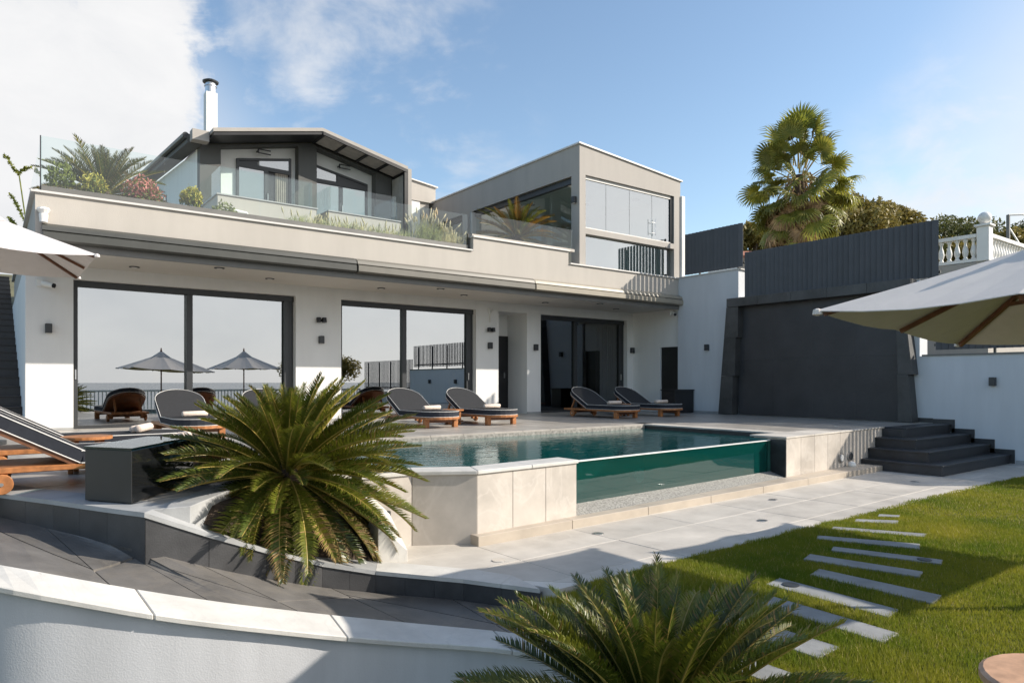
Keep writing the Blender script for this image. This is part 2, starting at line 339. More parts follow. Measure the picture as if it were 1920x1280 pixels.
# ================================================================== SETTING
g = MB(); g.box(-60, 14.9, -60, 60, -1.9, -1.5); tag(obj('ground', g, TERRA), 'dry lower ground below the white garden wall', kind='structure')
g = MB(); g.box(15.36, 120, 1.15, 140, -1.9, 1.9); g.prismX([(14.2,-1.9),(150,-1.9),(150,9),(40,6.5),(26,3.9),(14.2,3.0)], 15.7, 120); g.prismX([(27,-1.9),(150,-1.9),(150,9),(40,6.5),(27,3.9)], -60, 15.69); tag(obj('hillside', g, TERRA), 'earth slope rising behind the house and walls', kind='structure')
g = MB(); g.add([(-9000,-9000,-14),(9000,-9000,-14),(9000,-60,-14),(-9000,-60,-14)], [(0,1,2,3)]); tag(obj('sea', g, SEA), 'grey blue sea below the garden', kind='structure')

# ---- geometry of kerb and ramp
KERB = [(-.9,8.45,.68),(-.35,7.3,.68),(.05,6.39,.68),(.35,5.79,.68),(.61,5.24,.68),(.78,4.90,.68),(1.16,4.90,.5),(1.55,4.93,.33),(1.99,5.02,.15),(2.39,4.94,.04),(2.89,4.46,.0),(3.2,3.91,.0)]
CAPI = [(-0.76, 6.0, 0.54), (-0.33, 5.25, 0.54), (0.04, 4.71, 0.51), (0.23, 4.57, 0.47), (0.41, 4.51, 0.41), (0.65, 4.45, 0.33), (0.89, 4.39, 0.26), (1.11, 4.35, 0.19), (1.36, 4.32, 0.12), (1.75, 4.27, 0.01), (2.19, 4.18, -0.1), (2.49, 3.97, -0.14), (2.73, 3.69, -0.14), (2.98,3.2,-.14),(3.06,2.6,-.10),(3.08,1.2,-.05),(3.08,-4,-.05)]
CAPO = [(-0.7, 5.52, 0.54), (-0.29, 4.71, 0.54), (0.04, 4.35, 0.47), (0.2, 4.29, 0.42), (0.37, 4.24, 0.37), (0.56, 4.18, 0.3), (0.75, 4.13, 0.24), (0.99, 4.08, 0.17), (1.27, 4.04, 0.09), (1.64, 4.0, -0.02), (2.03, 3.89, -0.11), (2.32, 3.7, -0.14), (2.56, 3.46, -0.14), (2.74,3.0,-.14),(2.79,2.5,-.10),(2.80,1.2,-.05),(2.80,-4,-.05)]
def resample(P, n):
    P = np.array(P); d = np.r_[0, np.cumsum(np.linalg.norm(np.diff(P[:, :2], axis=0), axis=1))]; t = np.linspace(0, d[-1], n)
    return np.c_[np.interp(t, d, P[:,0]), np.interp(t, d, P[:,1]), np.interp(t, d, P[:,2])]
def smoothP(P, n, it=6):
    Q = resample(P, n)
    for _ in range(it): Q[1:-1] = .25*Q[:-2]+.5*Q[1:-1]+.25*Q[2:]
    return Q

# ---- lower paving
PAV0 = thing('paving', (6, 4.6, 0), None, None); tag(PAV0, 'pale beige stone paving between the pool and the lawn', kind='structure')
kcuts = tuple(half(KERB[i+1][:2], KERB[i][:2]) for i in (9, 10))
obj('grout_bed', MB().prism([(2.65,5.1),(2.97,4.55),(3.24,3.99),(3.3,3.84),(15.0,4.0),(15.0,6.6),(2.5,6.2)], -.16, -.003), GROUT, PAV0)
tile_grid(PAV0, PAVE, 2.4, 14.98, 3.82, 6.2, 1.2, .62, 0, cuts=((.0145,-1,-3.79), (-1.0,-.96,-(2.47+.96*4.97)), (-.55,-.31,-(.55*2.95+.31*4.47))), rot=R(2.1), org=(3.56, 5.26))
# ---- pool deck
DK = thing('pool_deck', (6, 11, .68), None, None); tag(DK, 'grey beige stone deck tiles round the pool and in front of the house', kind='structure')
d = MB(); d.box(-3, 2.85, 6.4, 14.4, .3, .6765); d.prism([(.80,4.97),(.86,5.03),(1.86,6.45),(-.5,8.2),(.1,6.4)], .3, .6765); d.box(2.85, 15.2, 9.55, 14.4, .3, .6765); d.box(10.45, 15.2, 6.1, 9.55, .3, .6765); obj('grout_bed', d, GROUT, DK)
L1 = half((.10,6.40), (-.85,8.46)); L2 = half((.66,5.24), (.10,6.40)); BED = half((2.0,6.45), (1.0,5.02))
L1 = (-L1[0], -L1[1], -L1[2]); L2 = (-L2[0], -L2[1], -L2[2]); BED = (-BED[0], -BED[1], -BED[2])
def keep(p, q, inside):                            # half-plane through p,q containing 'inside'
    h = half(p, q); return h if h[0]*inside[0]+h[1]*inside[1] <= h[2] else (-h[0], -h[1], -h[2])
L1 = keep((.05,6.39), (-.9,8.45), (1,9)); L2 = keep((.70,5.1), (.05,6.39), (1,9)); BED = keep((.98,5.02), (2.0,6.45), (1,9))
tile_grid(DK, DECK, -2, 2.85, 5.0, 14.12, 1.2, .6, .68, cuts=(L1, L2, BED))
tile_grid(DK, DECK, 2.855, 14.98, 9.56, 14.12, 1.2, .6, .68)
tile_grid(DK, DECK, 10.47, 14.98, 6.05, 9.555, 1.2, .6, .68)
# ---- ramp
RM = thing('ramp', (1, 4.6, .2), None, None); tag(RM, 'dark slate ramp curving down between kerb and white wall', kind='structure')
n = 30; kk = resample([(x,y,z-.165) for x,y,z in KERB], n); ci = resample([p for p in CAPI[:14]], n)
kk[:,2] = .8*kk[:,2]+.2*np.minimum(kk[:,2], ci[:,2]-.02); ci2 = ci.copy(); ci2[:,2] = np.minimum(ci[:,2]-.012, kk[:,2]+.03)
gb = MB()
for i in range(n-1):
    for q in range(12):
        a, b = q/12, (q+1)/12; P4 = [kk[i]*(1-a)+ci2[i]*a, kk[i]*(1-b)+ci2[i]*b, kk[i+1]*(1-b)+ci2[i+1]*b, kk[i+1]*(1-a)+ci2[i+1]*a]
        gb.add([p-[0,0,.013] for p in P4], [(0,1,2,3)])
obj('grout_bed', gb, GROUTR, RM)
cutsI = [0, 4, 8, 12, 15, 18, 22, 26, 29]
def lerp(i, t): return kk[i]*(1-t)+ci2[i]*t
def ramp_tile(i0, i1, ta, tb, K=6):               # strip piece between i0..i1; band edges ta(i) < tb(i)
    m = MB(); L = i1-i0; g_ = .010
    for q in range(L+1):
        f = q+(.026 if q == 0 else -.026 if q == L else 0)
        ii = i0+f; j = min(int(ii), n-2); w = ii-j
        for c in range(K+1):
            t = ta(f/L)+(tb(f/L)-ta(f/L))*c/K
            p = (kk[j]*(1-t)+ci2[j]*t)*(1-w)+(kk[j+1]*(1-t)+ci2[j+1]*t)*w
            m.v.append(tuple(p))
    top = len(m.v); m.v += [(x, y, z-.02) for x, y, z in m.v]; W1 = K+1
    for q in range(L):
        for c in range(K): a = q*W1+c; m.f.append((a, a+1, a+W1+1, a+W1))
        a = q*W1; m.f += [(a, a+W1, top+a+W1, top+a), (a+K, top+a+K, top+a+W1+K, a+W1+K)]
    for c in range(K): m.f += [(c, top+c, top+c+1, c+1), (L*W1+c, L*W1+c+1, top+L*W1+c+1, top+L*W1+c)]
    m.m = [0]*len(m.f); obj('tile', m, RAMPT, RM)
for k in range(len(cutsI)-1):
    a, b = cutsI[k], cutsI[k+1]
    if k % 2 == 0:
        ramp_tile(a, b, lambda q: 0, lambda q: .18+.55*q); ramp_tile(a, b, lambda q: .205+.55*q, lambda q: 1)
    else:
        ramp_tile(a, b, lambda q: 0, lambda q: .75-.5*q); ramp_tile(a, b, lambda q: .775-.5*q, lambda q: 1)
# ---- kerb (dark face tiles, pale top stones)
KB = thing('stone_kerb', (1.5, 4.9, .2), 'curved low kerb with dark slate face and pale stone top beside the ramp', 'kerb')
ks = []
for i in range(len(KERB)-1):
    a, b = np.array(KERB[i]), np.array(KERB[i+1]); q = max(1, round(np.linalg.norm((b-a)[:2])/.27))
    ks += [a+(b-a)*j/q for j in range(q)]
ks = np.array(ks+[np.array(KERB[-1])]); NK = len(ks)-1
def off(P, dd):
    Q = P.copy(); t = np.gradient(P[:, :2], axis=0); t /= np.linalg.norm(t, axis=1)[:, None]; Q[:,0] += -t[:,1]*dd; Q[:,1] += t[:,0]*dd; return Q
ki = off(ks, .27); ki[-1] = ks[-1]+[.01,.10,0]; ki[-2] = .4*ki[-2]+.6*(ks[-2]+[.16,.12,0]); kin = off(ks, .035)
for i in range(NK):
    a, b = ks[i], ks[i+1]; e = (b-a)*.004
    p0, p1 = a+e, b-e; q0, q1 = kin[i]+e, kin[i+1]-e
    m = MB().prism([p0[:2], p1[:2], q1[:2], q0[:2]], [p0[2]-.50, p1[2]-.50, q1[2]-.50, q0[2]-.50], [p0[2]-.028, p1[2]-.028, q1[2]-.028, q0[2]-.028]); obj('face_tile', m, KFACE, KB)
lo = off(ks, -.012)
for i in range(0, NK, 4):
    e4 = min(i+4, NK); vs = []
    for j in range(i, e4+1):
        f = .004*(1 if j == i else -1 if j == e4 else 0); t = (ks[min(j+1,NK)]-ks[max(j-1,0)])*f*.5
        for P in (lo, ki): vs += [tuple(P[j]+t+[0,0,.004]), tuple(P[j]+t-[0,0,.027])]
    fs = []
    for q in range(e4-i):
        a = q*4; fs += [(a,a+2,a+6,a+4), (a+1,a+5,a+7,a+3), (a,a+4,a+5,a+1), (a+2,a+3,a+7,a+6)]
    E_ = (e4-i)*4; fs += [(0,1,3,2), (E_,E_+2,E_+3,E_+1)]
    obj('top_stone', MB().add(vs, [f[::-1] for f in fs]), GSTONE2 if ks[i][0] > 1.8 else GSTONE, KB)
# ---- curved white garden wall with cap
GW = thing('garden_wall', (1, 4.1, -1.5), 'curved white rendered garden wall under a pale stone cap in the foreground', 'wall')
A = smoothP(CAPO, 90, 3); B = smoothP(CAPI, 90, 3); wi = off(A, .045)
m = MB()
for i in range(89):
    bi = B[i]*.75+wi[i]*.25; bj = B[i+1]*.75+wi[i+1]*.25
    m.add([bi-[0,0,.03], bj-[0,0,.03], (bj[0],bj[1],-1.6), (bi[0],bi[1],-1.6)], [(0,1,2,3)])
    m.add([wi[i]-[0,0,.03], wi[i+1]-[0,0,.03], bj-[0,0,.03], bi-[0,0,.03]], [(0,1,2,3)])
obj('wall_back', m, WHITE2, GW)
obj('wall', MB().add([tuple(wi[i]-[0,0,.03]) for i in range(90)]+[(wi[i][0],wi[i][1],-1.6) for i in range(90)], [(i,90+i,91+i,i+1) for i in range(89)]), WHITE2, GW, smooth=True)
step = 8
for i in range(0, 89, step):
    j1 = min(i+step, 89); vs = []
    for j in range(i, j1+1):
        t = (A[min(j+1,89)]-A[max(j-1,0)])*(.012 if j == i else -.012 if j == j1 else 0)
        vs += [tuple(A[j]+t), tuple(A[j]+t-[0,0,.034]), tuple(B[j]+t), tuple(B[j]+t-[0,0,.034])]
    fs = []
    for q in range(j1-i):
        a = q*4; fs += [(a,a+2,a+6,a+4), (a+1,a+5,a+7,a+3), (a,a+4,a+5,a+1), (a+2,a+3,a+7,a+6)]
    e = (j1-i)*4; fs += [(0,1,3,2), (e,e+2,e+3,e+1)]
    obj('cap_stone', MB().add(vs, [f[::-1] for f in fs]), GSTONE2, GW, bevel=.005)
# ---- lawn
EDGE = [(3.02,3.68),(3.52,3.77),(4.26,3.86),(5.11,3.88),(6.0,3.87),(6.92,3.9),(7.71,3.91),(9.13,3.96),(10.8,3.98),(13.14,3.92),(15.0,3.85)]
lw = MB(); lw.prism([(3.06,-4.0),(15.0,-4.0)]+EDGE[::-1]+[(3.06,3.0)], -1.2, -.010); tag(obj('lawn', lw, GRASSB), 'earth bed of the lawn', kind='structure')
STONES = [([(3.6,2.82),(3.83,2.86),(3.84,2.02),(3.59,2.01)], 'pale stepping stone half hidden behind the front sago palm'),
 ([(4.15,2.74),(4.37,2.79),(4.33,1.92),(4.1,1.91)], 'widest looking sunlit stepping stone, nearest one not covered by palm fronds'),
 ([(4.59,2.98),(4.82,3.01),(4.78,2.12),(4.57,2.09)], 'stepping stone with a round black light set in its left end'),
 ([(5.09,2.92),(5.31,2.97),(5.34,2.08),(5.1,2.04)], 'stepping stone half in umbrella shade just beyond the one with the left end light'),
 ([(5.49,3.21),(5.7,3.27),(5.89,2.43),(5.71,2.38)], 'fully shaded stepping stone just nearer than the one with the right end light'),
 ([(5.98,3.23),(6.13,3.29),(6.41,2.49),(6.26,2.44)], 'stepping stone with a round black light set in its right end'),
 ([(6.31,3.55),(6.45,3.62),(6.87,2.86),(6.67,2.78)], 'long stepping stone just beyond the one with the right end light'),
 ([(6.84,3.69),(6.97,3.75),(7.38,3.01),(7.21,2.96)], 'third farthest stepping stone, a long thin sunlit strip'),
 ([(7.4,3.74),(7.55,3.8),(7.84,3.48),(7.66,3.41)], 'second farthest stepping stone, short, touching the paving edge'),
 ([(7.9,3.73),(8.04,3.78),(8.16,3.61),(8.06,3.57)], 'farthest and smallest stepping stone at the paving edge'),
 ([(3.09,2.85),(3.28,2.86),(3.30,1.98),(3.1,2.0)], 'stepping stone at the bottom of the photo mostly behind palm fronds')]
for poly, lab in STONES:
    tag(obj('stepping_stone', MB().prism(poly, -.05, .012), STEPST, bevel=.004), lab, 'stepping stone', 'stepping stones in the lawn')
def ground_light(x, y, z, lab, dark=False, r=.055):
    t = thing('ground_light', (x, y, z), lab, 'light', 'recessed ground lights')
    obj('ring', MB().lathe([(r*.7, z-.01), (r, z-.01), (r, z+.006), (r*.72, z+.008)], x, y, 20), ANTH if dark else STEEL, t)
    obj('lens', MB().lathe([(r*.69, z-.01), (r*.69, z+.004)], x, y, 16), BLACK if dark else WPLAST, t)
ground_light(4.71, 2.85, .012, 'round black light set in the left end of a stepping stone', True, .06)
ground_light(6.28, 2.58, .012, 'round black light set in the right end of a stepping stone', True, .055)
ground_light(3.42, 4.74, .001, 'small steel light flush in the paving left of all the others, near the kerb')
ground_light(4.82, 4.99, .001, 'small steel light flush in the paving below the pool glass left part')
ground_light(6.69, 4.38, .001, 'small steel light flush in the paving beside the umbrella shadow tip')
ground_light(7.98, 5.07, .001, 'small steel light flush in the paving under the right end of the pool glass')
ground_light(11.12, 4.7, .001, 'small steel light flush in the paving in front of the dark steps')
ground_light(12.6, 6.7, .681, 'small steel light flush in the deck above the tiled wall', r=.05)
# grass blades
def in_poly(px, py, poly):
    ins = np.zeros(len(px), bool); n = len(poly)
    for i in range(n):
        x0, y0 = poly[i]; x1, y1 = poly[(i+1) % n]
        c = ((y0 > py) != (y1 > py)) & (px < (x1-x0)*(py-y0)/(y1-y0+1e-12)+x0); ins ^= c
    return ins
def blades(n, gen, h0, h1, wfun):
    x, y = gen(n); ok = np.ones(len(x), bool)
    for poly, _ in STONES:
        c = np.mean(poly, axis=0); ok &= ~in_poly(x, y, [tuple(c+(np.array(p)-c)*.97) for p in poly])
    ex = np.array(EDGE); ok &= (y < np.interp(x, ex[:,0], ex[:,1])+.02*np.sin(x*9)+.012*np.sin(x*31+1)+RNG.normal(0,.012,len(x))) & (x > 3.06) & (x < 15)
    x, y = x[ok], y[ok]; n = len(x)
    dd = np.hypot(x, y); a = RNG.uniform(0, 2*np.pi, n); h = RNG.uniform(h0, h1, n)*(1+.35*np.sin(x*2.1+np.sin(y*1.7)*2)); w = wfun(dd)
    la = RNG.uniform(0, 2*np.pi, n); ln = h*RNG.uniform(.15, .9, n)
    P = np.zeros((n, 3, 3)); P[:,0] = np.c_[x-np.cos(a)*w, y-np.sin(a)*w, np.full(n,-.012)]; P[:,1] = np.c_[x+np.cos(a)*w, y+np.sin(a)*w, np.full(n,-.012)]
    P[:,2] = np.c_[x+np.cos(la)*ln, y+np.sin(la)*ln, h]
    return P.reshape(-1, 3)
def np_mesh(name, V, m, k=3):
    n = len(V)//k; me = bpy.data.meshes.new(name); me.vertices.add(len(V)); me.vertices.foreach_set('co', V.astype(np.float32).ravel())
    me.loops.add(len(V)); me.loops.foreach_set('vertex_index', np.arange(len(V), dtype=np.int32)); me.polygons.add(n)
    me.polygons.foreach_set('loop_start', np.arange(0, len(V), k, dtype=np.int32)); me.polygons.foreach_set('loop_total', np.full(n, k, dtype=np.int32))
    for q in (m if isinstance(m, (list, tuple)) else [m]): me.materials.append(q)
    me.update(); return me
near = blades(330000, lambda n: (3.06+5.4*RNG.random(n)**1.25, .0+4.05*RNG.random(n)), .014, .034, lambda d: .0016+d*.00022)
far = blades(170000, lambda n: (8.0+7*RNG.random(n), -1+5.05*RNG.random(n)), .012, .030, lambda d: .002+d*.0003)
rear = blades(40000, lambda n: (3.06+6*RNG.random(n), -3.8+4*RNG.random(n)), .018, .045, lambda d: .005+0*d)
dry = blades(26000, lambda n: (3.06+9*RNG.random(n)**1.3, -.5+4.5*RNG.random(n)), .016, .036, lambda d: .0018+d*.00025)
tag(link('dry_grass_clippings', np_mesh('dry_grass_clippings', dry, GRASSDRY)), 'pale dry blades scattered through the lawn', kind='stuff')
tag(link('grass', np_mesh('grass', np.vstack([near, far, rear]), GRASS)), 'short mown green lawn grass', kind='stuff')

# ================================================================== POOL
def fr(x): return 5.36+.0735*(x-3.62)             # line of the tiled pool front
PO = thing('swimming_pool', (7, 7.3, -.6), 'swimming pool with dark green basin and clear acrylic front wall', 'pool')
m = MB()
m.add([(3.05,5.95,-.6),(10.15,5.95,-.6),(10.15,9.24,-.6),(2.98,9.24,-.6)], [(0,1,2,3)])
m.add([(2.98,9.24,-.6),(10.15,9.24,-.6),(10.15,9.24,.575),(2.98,9.24,.575)], [(0,1,2,3)])
m.add([(3.05,5.93,-.6),(3.05,9.24,-.6),(3.05,9.24,.66),(3.05,5.93,.66)], [(0,1,2,3)])
m.add([(3.05,5.94,-.6),(10.15,6.3,-.6),(10.15,6.36,.12),(3.8,5.68,.12)], [(3,2,1,0)])
obj('basin', m, POOLT, PO)
obj('end_wall', bx(10.15, 10.2, 6.0, 9.24, .585, .66), POOLD, PO); obj('end_wall_tiles', bx(10.1501, 10.2, 6.0, 9.24, -.6, .5849), POOLT, PO)
cp = MB(); x = 2.98
while x < 10.45:
    w = min(.6, 10.45-x); obj('coping_stone', bx(x+.002, x+w-.002, 9.245, 9.553, .63, .684), DECK, PO, bevel=.004); 
    obj('waterline_tile', bx(x+.002, x+w-.002, 9.215, 9.243, .55, .655), MOSA, PO); x += w
y = 6.02
while y < 9.5:
    w = min(.6, 9.55-y); obj('coping_stone', bx(10.153, 10.467, y+.002, y+w-.002, .63, .684), PAVE, PO, bevel=.004); y += w
wa = obj('water', MB().add([(3.05,5.92,.60),(3.65,5.61,.60),(5.0,5.72,.60),(9.46,6.06,.60),(9.46,6.3,.60),(10.15,6.3,.60),(10.15,9.22,.60),(3.05,9.22,.60)], [(0,1,2,3,4,5,6,7)]), WATER); tag(wa, 'clear teal pool water with small ripples', kind='structure')
ga = Vector((4.90, fr(4.9)+.26, 0)); gb_ = Vector((9.48, fr(9.48)+.26, 0)); dn = (gb_-ga).normalized(); nn = Vector((-dn.y, dn.x, 0))
obj('acrylic_wall', MB().prism([tuple((ga)[:2]), tuple((gb_)[:2]), tuple((gb_+nn*.06)[:2]), tuple((ga+nn*.06)[:2])], .10, .615), ACRY, PO)
obj('acrylic_edge', MB().prism([tuple((ga-nn*.004)[:2]), tuple((gb_-nn*.004)[:2]), tuple((gb_+nn*.064)[:2]), tuple((ga+nn*.064)[:2])], .6155, .624), WPLAST, PO)
obj('pool_lamp', MB().tube([(10.0,9.235,-.30),(10.0,9.20,-.30)], .13, 20), PLAMP, PO)
# pebble sill below the glass
obj('pebble_sill', MB().prism([(4.90,fr(4.9)+.02),(9.46,fr(9.46)-.02),(9.46,fr(9.46)+.26),(4.90,fr(4.9)+.26)], -.05, [.075,.075,.155,.155]), GRAVEL, PO)
# tiled pool walls: each tile a part
def wall_run(p, q, z0, z1, wd, par, name='wall_tile', m=WTILE, th=.035, ftop=None):
    p = Vector((*p,0)); q = Vector((*q,0)); L = (q-p).length; t = (q-p)/L; nrm = Vector((t.y,-t.x,0)); n = max(1, round(L/wd)); w = L/n
    for i in range(n):
        a = p+t*(i*w+.0025); b = p+t*((i+1)*w-.0025)
        obj(name, MB().prism([tuple(a[:2]), tuple(b[:2]), tuple((b-nrm*th)[:2]), tuple((a-nrm*th)[:2])], z0, z1), m, par, bevel=.002)
WL = [(2.62,5.68),(3.10,5.66),(3.62,5.36)]
wall_run(WL[0], WL[1], -.02, .645, .5, PO); wall_run(WL[1], WL[2], -.02, .645, .7, PO)
wall_run(WL[2], (4.95, fr(4.95)), -.02, .645, .45, PO)
core = MB().prism([(2.62,5.72),(3.11,5.70),(3.64,5.40),(4.93,fr(4.93)+.036),(4.93,fr(4.93)+.30),(3.6,5.62),(3.05,5.90),(2.62,5.92)], -.05, .64); obj('wall_core', core, GROUT, PO)
obj('wall_end', bx(4.931, 4.955, fr(4.95)+.002, fr(4.95)+.30, -.02, .645), WTILE, PO)
for a, b, c_, d_ in (((2.60,5.66),(3.09,5.64),(3.22,5.93),(2.60,5.95)), ((3.095,5.638),(3.61,5.338),(3.74,5.66),(3.225,5.93)), ((3.615,5.337),(4.30,fr(4.3)-.022),(4.30,fr(4.3)+.31),(3.745,5.66)), ((4.304,fr(4.3)-.022),(4.97,fr(4.97)-.022),(4.97,fr(4.97)+.31),(4.304,fr(4.3)+.31))):
    obj('cap_stone', MB().prism([a, b, c_, d_], .647, .683), GSTONE2, PO, bevel=.005)
wall_run((9.45, fr(9.45)), (13.06, fr(13.06)), -.02, .66, .45, PO)
obj('wall_core', MB().prism([(9.47,fr(9.47)+.036),(13.05,fr(13.05)+.036),(13.05,6.35),(9.47,6.35)], -.6, .655), GROUT, PO)
obj('dark_wall_end', bx(9.435, 9.468, fr(9.45)+.002, fr(9.45)+.255, -.1, .64), POOLD, PO); obj('wall_end_tiles', bx(9.435, 9.468, fr(9.45)+.325, 6.40, -.6, .64), POOLT, PO)
obj('dark_inner_face', bx(9.47, 10.15, 6.352, 6.38, .585, .655), POOLD, PO); obj('inner_tiles', bx(9.47, 10.15, 6.352, 6.38, -.6, .5849), POOLT, PO)
x = 9.43
while x < 13.0:
    w = min(.9, 13.06-x); obj('cap_stone', MB().prism([(x+.002,fr(x)-.012),(x+w-.002,fr(x+w)-.012),(x+w-.002,6.05 if x > 10.4 else 6.40),(x+.002,6.05 if x > 10.4 else 6.40)], .662, .686), PAVE, PO, bevel=.003); x += w
pl = [(3.566,5.26),(12.14,5.62)]
x = 3.566
while x < 12.1:
    w = min(1.2, 12.14-x); ya = 5.26+(x-3.566)*.042; yb = 5.26+(x+w-3.566)*.042
    obj('plinth_stone', MB().prism([(x+.002,ya),(x+w-.002,yb),(x+w-.002,fr(x+w)+.0),(x+.002,max(fr(x), 5.40))], -.02, .09), PLIN, PO, bevel=.003); x += w
t = thing('wall_light', (11.26, fr(11.26), .25), 'left round glass light in the tiled wall beside the steps', 'light', 'round lights in the pool wall')
for xx in (11.26, 11.60):
    if xx > 11.5: t = thing('wall_light', (11.60, fr(11.6), .25), 'right round light with a dark grille in the tiled wall beside the steps', 'light', 'round lights in the pool wall')
    obj('ring', MB().tube([(xx, fr(xx)-.03, .25), (xx, fr(xx)+.01, .25)], .075, 20), STEEL, t); obj('lens', MB().tube([(xx, fr(xx)-.036, .25), (xx, fr(xx)-.02, .25)], .055, 18), WPLAST if xx < 11.5 else ANTH, t)
tag(obj('valve_cover', MB().lathe([(.07,.09),(.065,.13),(.045,.165),(.01,.18)], 11.5, fr(11.5)-.09, 14), WPLAST, smooth=True), 'small white plastic dome on the plinth under the wall lights', 'cover')
tag(obj('junction_box', bx(2.80, 2.87, 5.625, 5.675, .22, .35), ANTH, bevel=.006), 'small dark box on the tiled wall next to the palm bed', 'box')
# ---- palm bed
sb = [(1.0,5.10,.62),(1.35,5.14,.44),(1.6,5.17,.30),(2.0,5.22,.12),(2.5,5.16,.0),(2.60,5.66,.25),(2.60,6.25,.58),(2.0,6.6,.64),(1.45,5.9,.64),(1.15,5.45,.64)]
sm_ = MB(); 
ring = [(x+(1.9-x)*.45+random.uniform(-.04,.04), y+(5.62-y)*.45, z*.5+.32+random.uniform(-.03,.03)) for x, y, z in sb]
nb_ = len(sb); sm_.add(sb+ring+[(1.9,5.62,.50)], [(i,(i+1)%nb_,nb_+(i+1)%nb_,nb_+i) for i in range(nb_)]+[(nb_+i,nb_+(i+1)%nb_,2*nb_) for i in range(nb_)])
tag(obj('soil', sm_, SOIL), 'brown soil of the palm bed', kind='structure')
BW = thing('bed_wall', (2.6, 5.4, 0), 'sloping pale stone slab closing the palm bed beside the pool wall', 'wall')
obj('slab', MB().prism([(2.54,5.21),(2.79,5.17),(2.86,5.64),(2.60,5.72)], -.1, [.34,.10,.33,.60]), GSTONE2, BW, bevel=.004)
for q, (a, b) in enumerate((((.80,4.99),(1.45,5.85)), ((1.455,5.857),(2.02,6.60)))):
    dx, dy = b[0]-a[0], b[1]-a[1]; L = math.hypot(dx, dy); ox, oy = dy/L*.2, -dx/L*.2
    obj('border_stone', MB().prism([a, b, (b[0]+ox,b[1]+oy), (a[0]+ox*1.3+.05,a[1]+oy*.3)], .35, .685), GSTONE, BW, bevel=.004)
# ---- planter box
PB = thing('planter_box', (.8, 5.5, .68), 'glossy black box with a glass top standing at the end of the loungers', 'box')
pp = [(.756,5.26),(1.32,6.09),(1.02,6.32),(.52,5.62)]
BOXM = mat('gloss_black', (.010, .011, .012), .06, .1, 4, coat=.6); BOXS = mat('satin_black', (.022, .022, .022), .45, .1, 4)
m = MB().prism(pp, .69, 1.045); 
me = m; o = obj('body', m, [BOXS, BOXM], PB, bevel=.004)
for p in o.data.polygons:
    if p.normal.x > .5: p.material_index = 1
obj('glass_top', MB().prism([(p[0]+(p[0]-.9)*.02, p[1]+(p[1]-5.8)*.02) for p in pp], 1.046, 1.062), glassmat('top_glass', (.45,.6,.62), .12), PB)
# ---- steps at the right wall
ST = thing('stone_steps', (13.5, 5.3, 0), 'four dark slate steps beside the white wall leading up to the deck', 'steps')
for i, (x0, y0) in enumerate(((12.05,4.68),(12.35,5.0),(12.65,5.33),(12.95,5.67))):
    z = .17*(i+1); y1 = fr(x0)-.02 if i < 3 else 6.05
    obj('riser', bx(x0+.02, 14.985, y0+.02, 6.04 if i == 3 else 6.02, z-.17, z-.026), STEPM, ST)
    obj('tread', bx(x0 if i < 3 else 13.065, 14.985, y0, 6.045 if i == 3 else 6.03, z-.025, z+.003), STEPM, ST, bevel=.004)
    obj('skirting', bx(14.985, 15.012, y0-.06, y0+.33, z-.16, z+.09), STEPM, ST)
obj('skirting', bx(14.985, 15.012, 6.0, 6.28, .69, .78), STEPM, ST)

# ================================================================== HOUSE, ground floor
HY = 14.15; ZC = 3.5
VI = thing('villa', (7.8, HY, .68), 'white ground floor of the villa with three big sliding glass doors and a deep overhang', 'house')
def wallp(*a, m=WHITE): return obj('wall', bx(*a), m, VI)
D1 = (1.14, 5.04); D2 = (6.03, 9.53); NI = (10.21, 11.12); D3 = (11.58, 14.84); TOP = 3.28; T = .34
for x0, x1 in ((.46, D1[0]), (D1[1], D2[0]), (D2[1], NI[0]), (NI[1], D3[0]), (D3[1], 15.08)): wallp(x0, x1, HY, HY+T, .66, TOP)
wallp(.46, 15.08, HY, HY+T, TOP+.0001, ZC)
wallp(.46, .80, HY+T, 24, .3, ZC)                   # left flank
# niche
wallp(NI[1]+.0, NI[1]+.12, HY+T, 15.0, .66, ZC); wallp(NI[0]-.12, NI[0], HY+T, 15.0, .66, ZC); wallp(NI[0]-.12, NI[1]+.12, 15.0, 15.1, .66, ZC); obj('niche_ceiling', bx(NI[0], NI[1], HY+T, 15.0, TOP, TOP+.1), WHITE, VI)
d = obj('niche_door', bx(10.22, 11.10, 14.95, 14.998, .69, 2.72), BLACK, VI); obj('handle', bx(10.95, 10.97, 14.91, 14.949, 1.6, 1.75), STEEL, d)
# end wall with dark door
wallp(15.08, 15.4, 12.43-.0, 12.45, .66, ZC); wallp(15.08, 15.4, 13.12, HY+T, .66, ZC); wallp(15.08, 15.4, 12.3, 13.12, 2.47, ZC)
dd = obj('side_door', bx(15.14, 15.2, 12.45, 13.12, .68, 2.47), BLACK, VI)
# soffit and skirting
obj('soffit', bx(.5, 15.39, 12.43, HY-.002, ZC, ZC+.1), SOFF, VI)
for x0, x1 in ((.46,1.14),(5.04,6.03),(9.53,10.21),(11.12,11.58)): obj('skirting', bx(x0, x1, HY-.012, HY-.001, .68, .72), GSTONE, VI)
